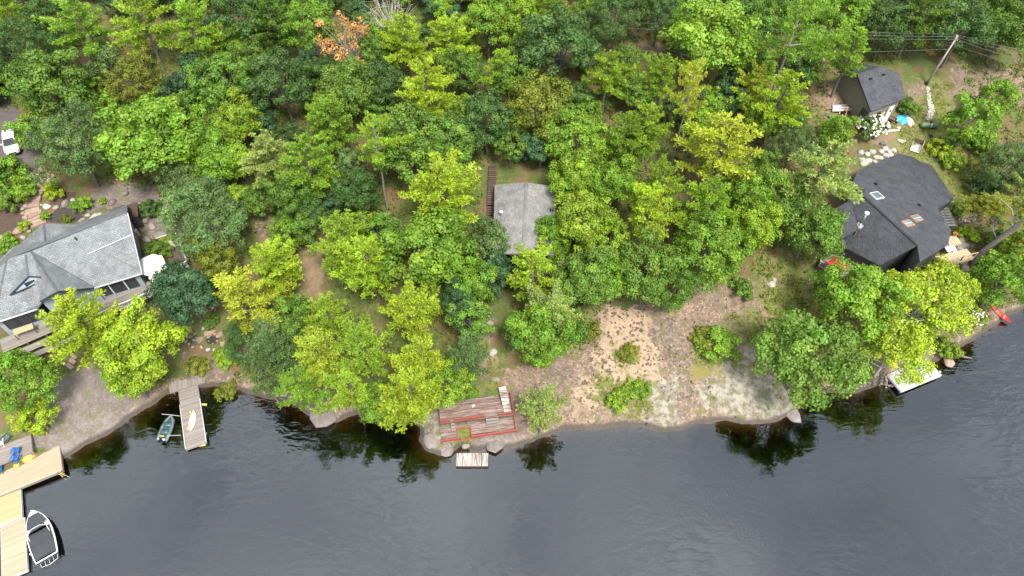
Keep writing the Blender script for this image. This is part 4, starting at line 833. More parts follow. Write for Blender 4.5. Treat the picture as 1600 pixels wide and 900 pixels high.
def board(name, px, py, z, L, W, rz, mat, label, cat, hgt=.14):
    c = at_z(px, py, z); nn = 15; b = MB(); rows = []
    for k in range(nn):
        t_ = -1 + 2 * k / (nn - 1); w_ = W / 2 * max(.015, (1 - abs(t_) ** 2.4)); rock_ = .10 * abs(t_) ** 3
        rows.append([Vector((w_ * q, t_ * L / 2, rock_ + z2)) for q, z2 in ((-1, hgt * .55), (-.6, hgt), (0, hgt * 1.12), (.6, hgt), (1, hgt * .55), (.6, 0), (0, -.01), (-.6, 0))])
    b.add([p for r in rows for p in r], [(k * 8 + j, k * 8 + (j + 1) % 8, (k + 1) * 8 + (j + 1) % 8, (k + 1) * 8 + j) for k in range(nn - 1) for j in range(8)] + [tuple(range(7, -1, -1)), tuple(range((nn - 1) * 8, nn * 8))])
    t = thing(name, c, label, cat, rz=rz); b.part('hull', mat, t, local=True, smooth=True); return t
pb_ = board('paddleboard', 301, 657.5, .58, 2.75, .82, rad(7), M['white_gloss'], 'white paddleboard lying on the grey dock', 'paddleboard')
MB().bar((0, -1.0, .16), (0, -1.25, .3), .03, .15).part('fin', M['white'], pb_, local=True); MB().box((0, .1, .165), .5, 1.2, .012).part('deck_pad', M['canvas'], pb_, local=True)
pd = thing('paddle', at_z(296, 655, .6), 'yellow bladed paddle lying beside the white paddleboard', 'paddle', rz=rad(8)); MB().tube([(0, -1.1, .05), (0, .9, .05)], .018, 6).part('shaft', M['yellow'], pd, local=True)
for s in (-1.2, .95): MB().lathe([(.02, -.2), (.11, -.08), (.12, .08), (.04, .2)], 8, Matrix.Translation((0, s, .05)) @ Matrix.Rotation(rad(90), 4, 'X') @ Matrix.Diagonal((1, .25, 1, 1))).part('blade', M['yellow'], pd, local=True, smooth=True)
# small inflatable boat moored at the grey dock
ib = thing('inflatable_boat', at_z(262, 671, .0), 'dark green inflatable boat moored left of the grey dock', 'boat', rz=rad(-4))
pts = [(-.5, -1.55), (-.56, -.8), (-.55, .2), (-.42, 1.0), (0, 1.6), (.42, 1.0), (.55, .2), (.56, -.8), (.5, -1.55)]
b = MB(); b.tube([(x, y, .28 + (.12 if y > 1.2 else 0)) for x, y in pts], [.17, .2, .2, .19, .17, .19, .2, .2, .17], 10); b.part('tube', M['grey_plastic'], ib, local=True, smooth=True)
b = MB(); b.slab([(-.42, -1.4, .2), (.42, -1.4, .2), (.42, .6, .2), (0, 1.4, .2), (-.42, .6, .2)], (0, 0, -.1)); b.part('floor', M['teal'], ib, local=True); MB().box((0, -1.45, .35), .9, .06, .45).part('transom', M['white'], ib, local=True)
for y in (-.5, .45): b = MB(); b.lathe([(.02, -.5), (.2, -.44), (.22, 0), (.2, .44), (.02, .5)], 10, Matrix.Translation((0, y, .42)) @ Matrix.Rotation(rad(90), 4, 'Y') @ Matrix.Diagonal((.8, 1.4, 1, 1))); b.part('seat', M['teal'], ib, local=True, smooth=True)
MB().box((-.1, -1.05, .42), .5, .12, .05).part('paddle', M['yellow'], ib, local=True); MB().box((0, -1.6, .55), .26, .34, .4).part('outboard_motor', M['black'], ib, local=True)
for a_, c_, lb in (((253, 647), (281, 650), 'pale mooring pole from the grey dock to the bow of the inflatable'), ((261, 681), (283, 680), 'pale mooring line from the grey dock to the stern of the inflatable')):
    b = MB(); p, q = at_z(*a_, .45), at_z(*c_, .6); b.tube([p, (p + q) / 2 + Vector((0, 0, .05)), q], .035, 5); b.obj('mooring_line', M['wood_pale'], lb, 'line', 'mooring lines')
# covered motorboat
bo, st_ = at_z(50, 797.5, .9), at_z(73.5, 872, .7); ax = (bo - st_); LB = ax.xy.length; mbt = thing('motorboat', ((bo + st_) / 2).xy.to_3d(), 'white motorboat under black covers tied to the floating dock', 'boat', rz=math.atan2(-ax.x, ax.y))
HW = [(-1, .92), (-.8, 1.0), (-.4, 1.08), (0, 1.08), (.35, .98), (.62, .76), (.82, .46), (.94, .2), (1.0, .03)]; hb = LB / 2; Wb = 1.16
def hull_rows(prof): return [[Vector((s * wd * Wb * k, y * hb, z)) for s, k, z in prof(y)] for y, wd in HW]
dkz = lambda y: .75 + .22 * max(0, y) ** 2
rows = hull_rows(lambda y: [(-1, 1, dkz(y)), (-1, 1.04, dkz(y) - .12), (-1, .86, .1), (-1, .3, -.28), (1, .3, -.28), (1, .86, .1), (1, 1.04, dkz(y) - .12), (1, 1, dkz(y))])
b = MB(); b.add([p for r in rows for p in r], [(i * 8 + j, (i + 1) * 8 + j, (i + 1) * 8 + j + 1, i * 8 + j + 1) for i in range(8) for j in range(7)] + [tuple(range(8)), tuple(range(71, 63, -1))]); b.part('hull', M['trim_dark'], mbt, local=True)
b = MB(); rr = [[Vector((s * wd * Wb * k, y * hb, dkz(y) + z)) for s, k, z in ((-1, 1.03, -.02), (-1, 1.0, .05), (-1, .935, .06), (-1, .92, -.1))] for y, wd in HW]; 
for sgn in (1, -1):
    V = [Vector((p.x * sgn, p.y, p.z)) for r in rr for p in r]; b.add(V, [(i * 4 + j, (i + 1) * 4 + j, (i + 1) * 4 + j + 1, i * 4 + j + 1) if sgn > 0 else (i * 4 + j + 1, (i + 1) * 4 + j + 1, (i + 1) * 4 + j, i * 4 + j) for i in range(8) for j in range(3)])
b.box((0, -hb * .99, .77), Wb * 1.85, .09, .12); b.add([Vector((x, y * hb, dkz(y) + .062)) for x, y in ((-.45, .80), (.45, .80), (.2, .94), (0, .995), (-.2, .94))], [(0, 1, 2, 3, 4)]); b.part('gunwale', M['white_gloss'], mbt, local=True, smooth=False)
def cover(y0, y1, n_, name, arch, k=.94):
    b = MB(); m_ = 9; V = []
    for i in range(n_):
        y = y0 + (y1 - y0) * i / (n_ - 1); wd = np.interp(y, [q[0] for q in HW], [q[1] for q in HW]) * Wb * k
        V += [Vector((wd * s, y * hb, dkz(y) + .04 + arch * (1 - s * s) * math.sin(math.pi * min(1, max(.12, i / (n_ - 1)))) ** .5 + .012 * math.sin(i * 2.1 + 5 * s))) for s in np.linspace(-1, 1, m_)]
    b.add(V, [(i * m_ + j, i * m_ + j + 1, (i + 1) * m_ + j + 1, (i + 1) * m_ + j) for i in range(n_ - 1) for j in range(m_ - 1)]); return b.part(name, M['cover'], mbt, local=True, smooth=True)
cover(-.93, .12, 12, 'cockpit_cover', .22); cover(.2, .84, 10, 'bow_cover', .10)
b = MB(); wy = .16 * hb; W_ = Wb * .85
b.tube([(-W_, wy - .75, dkz(0) + .1), (-W_ * .96, wy - .1, 1.2), (-W_ * .4, wy + .18, 1.28), (W_ * .4, wy + .18, 1.28), (W_ * .96, wy - .1, 1.2), (W_, wy - .75, dkz(0) + .1)], .026, 6); b.tube([(-W_, wy + .2, dkz(.2) + .06), (W_, wy + .2, dkz(.2) + .06)], .022, 6); wsf = b.part('windshield_frame', M['white_gloss'], mbt, local=True)
b = MB(); b.slab([(-W_ * .9, wy + .1, 1.2), (W_ * .9, wy + .1, 1.2), (W_ * .9, wy + .24, dkz(.2) + .1), (-W_ * .9, wy + .24, dkz(.2) + .1)], (0, -.02, -.01)); b.part('windshield', M['skylight'], mbt, local=True)
for s in (-1, 1): MB().box((s * W_ * .98, wy + .25, dkz(.2) + .1), .3, .5, .05, s * .5).part('deck_plate', M['white_gloss'], mbt, local=True)
b = MB(); b.tube([(-.85, -hb, .35), (-.8, -hb - .45, .36), (0, -hb - .62, .36), (.8, -hb - .45, .36), (.85, -hb, .35)], .022, 6); [b.bar((x, -hb, .35), (x, -hb - .52, .35), .022) for x in (-.4, 0, .4)]; b.part('swim_platform', M['white_gloss'], mbt, local=True)
for s in (-1,): [MB().lathe([(.03, -.25), (.09, -.2), (.09, .2), (.03, .25)], 8, Matrix.Translation((s * Wb * 1.12, y, .55))).part('fender', M['white'], mbt, local=True, smooth=True) for y in (-1.6, .6)]
# pale dock under the birches and the red canoe
PD, p0, u, v, Lu, Lv = deck('pale_dock', (1409, 611.5), (1471, 586), (1391, 583.5), .8, M['wood_pale'], 'pale whitish dock under the birches at the right shore', 'dock', .15, along=False, fmat=M['trim_white'], depth=.3, legs=-2.0)
MB().tube([(p0 + u * (Lu + .1) + v * .4).xy.to_3d() + Vector((0, 0, .2)), (p0 + u * (Lu + .1) + v * .4).xy.to_3d() + Vector((0, 0, .95))], .1, 8).part('bumper', M['white'], PD)
ca, cbm = at_z(1546, 480.5, .9), at_z(1577, 505, .15); cv = cbm - ca; ct = thing('canoe', ca, 'red canoe slid halfway into the water at the right shore', 'canoe')
b = MB(); nn = 11; V = []
for k in range(nn):
    t_ = -1 + 2 * k / (nn - 1); wd = .40 * (1 - abs(t_) ** 2.2) + .012; c = ca + cv * (k / (nn - 1)); sd_ = Vector((-cv.y, cv.x, 0)).normalized(); lift = Vector((0, 0, .12 * abs(t_) ** 3))
    V += [c + sd_ * wd * q + Vector((0, 0, zq)) + lift for q, zq in ((-1, .36), (-.8, .1), (-.3, 0), (.3, 0), (.8, .1), (1, .36), (.88, .34), (.6, .14), (0, .06), (-.6, .14), (-.88, .34))]
b.add(V, [(i * 11 + j, i * 11 + (j + 1) % 11, (i + 1) * 11 + (j + 1) % 11, (i + 1) * 11 + j) for i in range(nn - 1) for j in range(11)]); b.part('hull', M['red_cloth'], ct, smooth=True)
for f in (.3, .68): c = ca + cv * f + Vector((0, 0, .28)); MB().bar(c - sd_ * .32, c + sd_ * .32, .18, .03).part('seat', M['wood_new'], ct)
lg = MB(); lg.tube([at_z(1468, 557, .15), at_z(1490, 551, .12), at_z(1508, 558, .02), at_z(1523, 561, -.1)], [.2, .2, .15, .06], 7); lg.obj('driftwood_log', M['bark'], 'dark half sunken log in the shallows right of the pale dock', 'log', smooth=True)

# ------------------------------------------------------------------ old red deck and its float
zu, zl = 2.1, 1.25
RD = thing('red_deck', at_z(745, 660, .2), 'weathered two level deck with peeling red railings at the water', 'deck')
p0, u, v, Lu, Lv = rect(at_z(688, 662, zu), at_z(803, 648, zu), at_z(680, 630, zu)); WW = M['wood_weathered']
planks(RD, p0, u, v, Lu, Lv, 17, zu, WW); ub, vb = u.normalized(), v.normalized()
def on_u(px, py): return at_z(px, py, zu)
l0 = at_z(690, 692.5, zl); l1 = at_z(808, 676, zl); ul = (l1 - l0).normalized(); vl = Vector((-ul.y, ul.x, 0)); LL = (l1 - l0).length; DL = (at_z(690, 667, zl) - l0).dot(vl); hx0 = (at_z(716, 688, zl) - l0).dot(ul); hx1 = (at_z(737.5, 685, zl) - l0).dot(ul); hy = DL * .74
planks(RD, l0, ul, vl, hx0, DL, 14, zl, WW); planks(RD, l0 + ul * hx1, ul, vl, LL - hx1, DL, 14, zl, WW, seed=3); planks(RD, l0 + ul * hx0 + vl * hy, ul, vl, hx1 - hx0, DL - hy, 4, zl, WW, seed=5)
for a_, b_, zz in ((p0, p0 + u, zu), (p0 + v, p0 + u + v, zu), (p0, p0 + v, zu), (p0 + u, p0 + u + v, zu)): MB().bar(a_.xy.to_3d() + Vector((0, 0, zz - .19)), b_.xy.to_3d() + Vector((0, 0, zz - .19)), .05, .24).part('beam', M['wood_brown'], RD)
for f in (0, .35, .7, 1): q = l0 + ul * LL * f + vl * .15; MB().bar((q.x, q.y, T(q.x, q.y) - .3), (q.x, q.y, zl - .06), .12).part('post', M['wood_brown'], RD); q = q + vl * 2; MB().bar((q.x, q.y, T(q.x, q.y) - .3), (q.x, q.y, zu - .32), .12).part('post', M['wood_brown'], RD)
RPm = M['red_paint']; up = .62
lo = lambda f, k=.06: l0 + ul * f + vl * k
for a_, b_ in ((0.05, hx0), (hx1, LL - .02)): railing(RD, [lo(a_), lo(b_)], up, RPm, .13, .06)
uo = lambda f: p0 + u * f + vb * .05
for a_, b_ in ((.005, .13), (.2, .60), (.80, .995)): railing(RD, [uo(a_), uo(b_)], up, RPm, .13, .06)
railing(RD, [p0 + u + vb * .1 - ub * .05, p0 + u + v * .97 - ub * .05], up, RPm, .9, .06); railing(RD, [lo(LL - .05, .15), lo(LL - .05, DL - .1)], up, RPm, .9, .06)
for a_, b_ in ((l0 + ul * hx0, l0 + ul * hx0 + vl * hy), (l0 + ul * hx1, l0 + ul * hx1 + vl * hy), (l0 + ul * hx0 + vl * hy, l0 + ul * hx1 + vl * hy), (l0 + ul * hx0, l0 + ul * hx1)): MB().bar(a_ + Vector((0, 0, .06)), b_ + Vector((0, 0, .06)), .12, .1).part('opening_trim', RPm, RD)
for f0, f1 in ((.615, .785), (.14, .19)):
    for k in range(3): c = p0 + u * (f0 + f1) / 2 - vb * (.14 + .26 * k); MB().box((c.x, c.y, zu - .22 * (k + 1)), Lu * (f1 - f0), .27, .05, math.atan2(ub.y, ub.x)).part('step', M['wood_grey'], RD)
us0, us1 = at_z(785, 607, 3.3), at_z(793, 641, zu + .1)
ss = thing('deck_stairs', us1.xy.to_3d() + Vector((0, 0, zu)), 'narrow grey wooden stairs coming down onto the red deck', 'stairs')
for k in range(7): p = us0.lerp(us1, k / 6); MB().box(p, .85, .42, .06, rad(10)).part('tread', M['wood_peeling'], ss)
for s in (-.42, .42): MB().bar(us0 + Vector((s, 0, -.1)), us1 + Vector((s, 0, -.06)), .05, .18).part('stringer', M['wood_grey'], ss)
deck('swim_float', (712.5, 728), (762.5, 728), (713, 708), .38, M['wood_peeling'], 'small float of peeling white planks below the red deck', 'float', .25, along=False, fmat=M['wood_brown'], depth=.28)
pl = MB(); c = at_z(739.5, 634.5, zu + .01); pl.box(c + Vector((0, 0, .03)), .38, .34, .05, .5); pl.obj('paving_slab', M['granite_white'], 'small pale slab lying on the upper red deck', 'slab')

# ------------------------------------------------------------------ stones
def stone_mesh(seed, flat=.7, mat=None, cut=.5):
    rng = np.random.default_rng(seed); bm = bmesh.new(); bmesh.ops.create_icosphere(bm, subdivisions=2, radius=1.0)
    dirs = rng.normal(size=(9, 3)); dirs /= np.linalg.norm(dirs, axis=1, keepdims=True); off = rng.uniform(cut, 1.0, 9)
    for v in bm.verts:
        p = np.array(v.co)
        for d_, o_ in zip(dirs, off):
            k = p @ d_
            if k > o_: p = p - d_ * (k - o_) * .85
        p[2] *= flat; v.co = p * (1 + .05 * rng.normal())
    me = bpy.data.meshes.new('stone'); bm.to_mesh(me); bm.free(); me.materials.append(mat or M['granite']); me.polygons.foreach_set('use_smooth', [True] * len(me.polygons)); return me
STONES = {k: [stone_mesh(300 + 10 * i + j, .72, M[k]) for j in range(4)] for i, k in enumerate(('granite', 'granite_pink', 'granite_white', 'granite_shore'))}
SR = random.Random(8)
def stone(root, c, r, mat='granite', name='stone', flat=1.0):
    o = bpy.data.objects.new(name, SR.choice(STONES[mat])); COL.objects.link(o); o.scale = (r * SR.uniform(.85, 1.25), r * SR.uniform(.8, 1.1), r * SR.uniform(.8, 1.0) * flat); o.rotation_euler = (0, 0, SR.uniform(0, 6.28))
    if root is not None: o.parent = root; o.location = Vector(c) - Vector(root.location)
    else: o.location = c
    return o
def px_m(px, py): return depth_of(on_ground(px, py)) / F
def edging(name, pts, label, cat, mats=('granite', 'granite_pink'), sub=None):
    t = thing(name, on_ground(*pts[0][:2]), label, cat)
    for x, y, r in pts: c = on_ground(x, y); stone(t, c + Vector((0, 0, .1)), r * px_m(x, y), SR.choice(mats))
    return t
edging('boulder_edging', [(39,261,5),(50,275,6),(55,284,6),(63,266,6),(60,274,3),(53,290,3),(46,303,4),(43,310,4),(42,316,4),(40,322,4),(36,327,4),(36,334,4),(40,341,5),(44,347,3),(47,350,4),(42,358,5)], 'rounded granite boulders along the left side of the garden steps', 'boulders')
edging('boulder_edging', [(74,323,7),(65,321,3),(88,325,5),(102,319,7),(114,314,5),(62,331,4),(138,336,5),(130,343,4),(126,347,4),(147,340,8),(156,337,6)], 'row of granite boulders around the dark garden bed', 'boulders', ('granite', 'granite_pink', 'granite_white'))
edging('boulder_edging', [(2,372,6),(14,367,6),(28,362,8),(36,372,5),(46,362,4),(22,376,5),(-8,378,8)], 'boulders at the foot of the mulch bank above the left house', 'boulders')
edging('boulder_edging', [(170,338,10),(158,346,7),(186,326,9),(205,322,9),(228,345,8),(238,355,7),(252,368,11),(270,378,12),(230,375,7),(284,368,8),(246,345,6),(176,316,7),(196,303,6),(218,318,7)], 'broken ledges and boulders of the outcrop behind the left house', 'boulders', ('granite_shore', 'granite'))
edging('fire_ring', [(326,527,3),(330,523,2.5),(336,522,2.5),(340,526,3),(339,533,2.6),(333,537,2.6),(327,534,2.6)], 'ring of stones around a black fire pit on the flagstone patio', 'fire pit')
fpit = on_ground(332, 530); MB().lathe([(.75, 0), (.6, .05), (.1, .03)], 14, Matrix.Translation(fpit + Vector((0, 0, .05)))).obj('ash_heap', M['ash'], 'black ash and charred wood inside the stone fire ring', 'ashes')
edging('stone_border', [(278,504,3),(280,511,3),(285,516,3.5),(293,524,3),(298,527,3),(303,532,2.6),(318,513,4),(325,509,4),(331,506,2.4),(335,508,3),(302,543,3),(315,543,3.6),(325,547,4),(335,547,3.5),(350,545,3),(291,534,3.2),(296,538,3)], 'small round stones bordering the flagstone fire patio', 'stones', ('granite_white', 'granite'))
def flagstones(name, polys, label, cat, mat, dz=.07, th=.14):
    t = thing(name, on_ground(*polys[0][0]), label, cat)
    for P in polys:
        c = [on_ground(*p) for p in P]; z = sum(p.z for p in c) / len(c) + dz; b = MB(); b.slab([Vector((p.x, p.y, z)) for p in c], (0, 0, -th)); b.part('flagstone', mat, t)
    return t
flagstones('flagstone_patio', [[(305,525),(316,519),(318.5,530),(313,539),(306,534)], [(319,519),(336,511),(338,516),(333,522),(320,528)], [(338,521),(343,515),(351,518),(350,526),(342,528)], [(342.5,530),(350,527.5),(352,540),(346,543)], [(303,520),(310,518),(306,523),(303,525)]], 'pinkish flagstone patio around the fire pit', 'patio', M['granite_pink'])
flagstones('flagstone_path', [[(287,482),(295,481),(295,488),(289,489)], [(281,491),(287,486),(288,491),(283,495)], [(281,497),(288,494),(289,500),(282,501)], [(283,503),(290,501),(291,506),(284,508)], [(285,510),(292,508),(293,513),(287,514)], [(272,498),(277,496),(278,501),(274,503)], [(290,516),(297,513),(302,519),(294,521)]], 'path of square pink flagstones leading down to the fire patio', 'path', M['granite_pink'])
# garden steps
sx = [(76,275),(71.5,281),(67,286.5),(63,292),(59.5,296.5),(57,301),(54.5,306),(53.5,311.5),(52.5,316.5),(51,321.5),(51,331),(55,336.5),(57,341),(59,346),(61,350.5)]
gst = thing('stone_steps', on_ground(61, 350), 'curving flight of pink stone steps from the driveway to the left house', 'steps')
for k, (x, y) in enumerate(sx):
    nx_ = sx[min(k + 1, len(sx) - 1)]; pv_ = sx[max(k - 1, 0)]; c = on_ground(x, y); a = on_ground(*pv_); d_ = (on_ground(*nx_) - a); an = math.atan2(d_.y, d_.x) + math.pi / 2
    big = 1.5 if k == 10 else 1
    MB().box(c + Vector((0, 0, .08)), 1.75 + SR.uniform(-.15, .15), .62 * big, .24, an + SR.uniform(-.05, .05)).part('step', M['granite_pink'], gst)
# stones on the shore and around the right house
def boulder(px, py, r, label, mat='granite_shore', flat=.8, group='shore boulders', dz=-.1):
    c = on_ground(px, py) + Vector((0, 0, dz)); o = stone(None, c, r * px_m(px, py), mat, 'boulder', flat); return tag(o, label, 'boulder', group)
boulder(506, 642, 26, 'big rounded grey boulder at the water under the shore pines', flat=.62); boulder(440, 610, 15, 'upright pale boulder at the water left of the big rounded one', 'granite_white', 1.0); boulder(458, 622, 9, 'small pale boulder between two shore boulders', 'granite_white')
boulder(674, 688, 15, 'lichen covered boulder at the left corner of the red deck', 'granite_shore', .6); boulder(700, 703, 13, 'flat grey boulder in front of the red deck', 'granite_shore', .5); boulder(729, 695, 7, 'mossy small boulder under the deck opening', 'granite', .8); boulder(775, 690, 17, 'low sloping rock slab under the right part of the red deck', 'granite_shore', .3)
boulder(1240, 648, 16, 'dark rounded rock at the tip of the bare slope', 'granite_shore', .5); boulder(1482, 566, 10, 'pink boulder at the water right of the birches', 'granite_pink'); boulder(1497, 551, 9, 'grey boulder where the right shore bends', 'granite'); boulder(1204, 442, 9, 'pale grey boulder beside the worn footpath', 'granite_white', .6); boulder(1209, 435, 6, 'smaller pale boulder behind the one on the footpath', 'granite_white', .6); boulder(1226, 512, 4, 'small tan stone near the big round tree', 'granite_white')
boulder(770, 548, 8, 'pale grey boulder on the path above the red deck', 'granite_white', .6); boulder(766, 503, 6, 'small grey boulder on the upper path to the red deck', 'granite', .6); boulder(775, 592, 7, 'grey boulder beside the deck stairs', 'granite', .6)
wl_ = [(1500,375,9),(1505,385,8),(1498,390,8),(1497,402,7),(1502,410,7),(1506,420,8),(1500,430,8),(1490,412,7),(1486,420,6),(1510,432,6)]
edging('stone_wall', wl_, 'stepped grey boulders below the light wood deck', 'stones', ('granite', 'granite_white'))
edging('stone_terrace', [(1345,240,7),(1354,241,6),(1362,238,7),(1368,247,6),(1376,237,5),(1382,233,6),(1388,238,6),(1384,244,6),(1392,243,6),(1396,236,5),(1346,250,7),(1356,252,6),(1350,256,7),(1366,254,5),(1376,247,5)], 'heap of white quarried stones behind the right house', 'stones', ('granite_white',))
edging('rubble_pile', [(1495+SR.uniform(0,30), 333+SR.uniform(0,14), SR.uniform(1.5,3.5)) for _ in range(46)], 'pile of pinkish rubble right of the pale stairs', 'rubble', ('granite_pink', 'granite_white'))
edging('shore_rubble', [(1335+SR.uniform(0,60), 592+SR.uniform(-8,14), SR.uniform(1.5,4)) for _ in range(40)], 'broken stones along the shore left of the pale dock', 'rubble', ('granite_pink', 'granite_shore'))
edging('stone_edge', [(82,560,4),(88,563,4),(94,561,3.5),(70,568,4),(62,572,4.5),(55,576,4),(76,574,4),(100,568,4),(46,580,4)], 'line of stones below the left house steps', 'stones', ('granite', 'granite_white'))
flagstones('slab_steps', [[(100,560),(108,556),(121,566),(116,571)], [(96,566),(101,562),(118,575),(112,579)], [(106,553),(112,551),(122,559),(118,563)]], 'broad pink stone slabs stepping down to the left shore rock', 'steps', M['granite_pink'])

# ------------------------------------------------------------------ driveway, beds, gravel
def drape(name, px, mat, dz, label=None, cat=None, kind=None, st=.3, wob=.5):
    P = gpoly(px); x = np.arange(P[:, 0].min(), P[:, 0].max() + st, st); y = np.arange(P[:, 1].min(), P[:, 1].max() + st, st); X, Y = np.meshgrid(x, y)
    s = signed(P, X, Y) + wob * fbm(X * .8, Y * .8, 17, 3); Z = height(X, Y) + dz * sstep(-.1, .5, s) - .12 * (s < 0); ii = np.arange(X.size).reshape(X.shape)
    ok = (s[:-1, :-1] > -st) & (s[1:, 1:] > -st) & (s[1:, :-1] > -st) & (s[:-1, 1:] > -st); Q = np.stack([ii[:-1, :-1], ii[:-1, 1:], ii[1:, 1:], ii[1:, :-1]], -1)[ok]
    me = np_mesh(name, np.stack([X, Y, Z], -1).reshape(-1, 3), Q, mat, True); o = bpy.data.objects.new(name, me); COL.objects.link(o); return tag(o, label, cat, kind=kind)
drape('driveway', [(-60,150),(10,150),(40,190),(64,235),(66,262),(44,272),(24,262),(-60,270)], M['asphalt'], .08, kind='structure')
drape('mulch_bed', [(-30,330),(10,318),(34,308),(40,330),(36,350),(14,365),(-30,372)], M['mulch'], .08, 'brown mulch bank left of the stone steps', 'mulch', 'stuff'); drape('mulch_path', [(75,312),(98,298),(118,300),(116,312),(98,320),(78,322)], M['mulch'], .08, 'brown mulch patch behind the garden boulders', 'mulch', 'stuff'); drape('garden_bed', [(74,332),(100,322),(122,324),(132,340),(118,350),(76,349)], M['soil'], .08, 'dark soil bed behind the left house roof', 'soil', 'stuff')
rs2 = np.random.default_rng(4); GP = [(1447,136),(1453,138),(1453,150),(1459,172),(1457,188),(1445,188),(1450,170),(1448,152)]; PP = gpoly(GP); b = MB()
for _ in range(520):
    x = rs2.uniform(PP[:, 0].min(), PP[:, 0].max()); y = rs2.uniform(PP[:, 1].min(), PP[:, 1].max())
    if poly_inside(PP, np.array([x]), np.array([y]))[0]: r = rs2.uniform(.06, .17); b.lathe([(r * .6, 0), (r, r * .4), (r * .5, r * .8)], 5, Matrix.Translation((x, y, T(x, y) + .06)) @ Matrix.Rotation(rs2.uniform(0, 3), 4, 'Z'))
b.obj('gravel', M['gravel_white'], 'strip of white gravel spilled below the utility pole', 'gravel', kind='stuff'); drape('gravel_bed', GP, M['gravel_white'], .09, 'pale fines under the white gravel strip', 'gravel', 'stuff', .2, .2)

# ------------------------------------------------------------------ white car
cf, cr_ = on_ground(17.6, 247), on_ground(14.2, 205); hd = (cf - cr_); car = thing('parked_car', (on_ground(21, 238) + on_ground(21, 222)) / 2 + Vector((.1, .2, .09)), 'white SUV parked on the driveway at the left edge', 'car', rz=math.atan2(hd.y, hd.x) - math.pi / 2)
car.location.z = T(car.location.x, car.location.y) + .1
def loft(rows, name, mat, root, smooth=True, cap=True):
    b = MB(); m_ = len(rows[0]); V = [Vector(p) for r in rows for p in r]; b.add(V, [(i * m_ + j, i * m_ + j + 1, (i + 1) * m_ + j + 1, (i + 1) * m_ + j) for i in range(len(rows) - 1) for j in range(m_ - 1)] + ([tuple(range(m_ - 1, -1, -1)), tuple(range((len(rows) - 1) * m_, len(rows) * m_))] if cap else [])); return b.part(name, mat, root, local=True, smooth=smooth)
def sec(y, w_, z0, z1, cr=.12): return [(-w_ * .92, y, z0), (-w_, y, z0 + .15), (-w_, y, z1 - cr), (-w_ * .93, y, z1), (0, y, z1 + .03), (w_ * .93, y, z1), (w_, y, z1 - cr), (w_, y, z0 + .15), (w_ * .92, y, z0)]
loft([sec(-2.32, .78, .42, .85), sec(-2.22, .92, .3, 1.0), sec(-1.4, .96, .26, 1.05), sec(0, .97, .26, 1.04), sec(.9, .96, .26, 1.02), sec(1.7, .93, .28, .98), sec(2.15, .86, .32, .86), sec(2.34, .70, .42, .70)], 'body', M['white_gloss'], car)
def cab(y, w_, z): return [(-.93, y * 1.0, 1.0), (-w_, y, z), (0, y, z + .04), (w_, y, z), (.93, y, 1.0)]
loft([[(-.88, -2.15, 1.0), (-.7, -1.95, 1.5), (0, -1.95, 1.52), (.7, -1.95, 1.5), (.88, -2.15, 1.0)], [(-.92, -1.6, 1.02), (-.72, -1.6, 1.66), (0, -1.6, 1.70), (.72, -1.6, 1.66), (.92, -1.6, 1.02)], [(-.93, -.3, 1.02), (-.73, -.3, 1.70), (0, -.3, 1.74), (.73, -.3, 1.70), (.93, -.3, 1.02)], [(-.92, .55, 1.02), (-.70, .45, 1.62), (0, .48, 1.66), (.70, .45, 1.62), (.92, .55, 1.02)], [(-.90, 1.25, 1.0), (-.82, 1.2, 1.03), (0, 1.3, 1.06), (.82, 1.2, 1.03), (.90, 1.25, 1.0)]], 'cabin', M['white_gloss'], car)
b = MB(); b.slab([(-.62, .54, 1.66), (0, .57, 1.70), (.62, .54, 1.66), (.78, 1.22, 1.10), (0, 1.33, 1.13), (-.78, 1.22, 1.10)], (0, -.02, -.03)); b.part('windscreen', M['glass'], car, local=True)
for s in (-1, 1):
    for y0, y1 in ((-1.8, -1.0), (-.92, -.1), (-.02, .62)):
        b = MB(); b.slab([(s * .755, y0, 1.62), (s * .765, y1 - (.12 if y1 > .5 else 0), 1.62), (s * .935, y1 + (.2 if y1 > .5 else 0), 1.1), (s * .935, y0, 1.1)], (s * .02, 0, .012)); b.part('side_window', M['glass'], car, local=True)
    MB().box((s * 1.08, .62, 1.08), .22, .12, .16).part('mirror', M['white_gloss'], car, local=True); MB().box((s * .66, 2.2, .74), .34, .16, .14, s * -.35).part('headlight', M['skylight'], car, local=True); MB().box((s * .74, -2.27, .92), .22, .1, .26).part('tail_light', M['red_cloth'], car, local=True); MB().bar((s * .62, -1.6, 1.76), (s * .62, .3, 1.74), .05).part('roof_rail', M['alu'], car, local=True)
    for y in (-1.42, 1.42):
        wh = MB(); wh.lathe([(.2, -.11), (.34, -.11), (.36, 0), (.34, .11), (.2, .11)], 18, Matrix.Translation((s * .88, y, .36)) @ Matrix.Rotation(rad(90), 4, 'Y')); wo_ = wh.part('wheel', M['tyre'], car, local=True); MB().lathe([(.21, -.12), (.21, .12)], 12, Matrix.Translation((s * .88, y, .36)) @ Matrix.Rotation(rad(90), 4, 'Y')).part('rim', M['alu'], wo_, local=True)
b = MB(); b.slab([(-.6, -2.17, 1.45), (.6, -2.17, 1.45), (.7, -2.3, 1.08), (-.7, -2.3, 1.08)], (0, -.02, 0)); b.part('rear_window', M['glass'], car, local=True); MB().box((0, 2.3, .55), .9, .1, .2).part('grille', M['black'], car, local=True); MB().box((0, .9, 1.0), .02, .02, .01).part('wiper', M['black'], car, local=True)

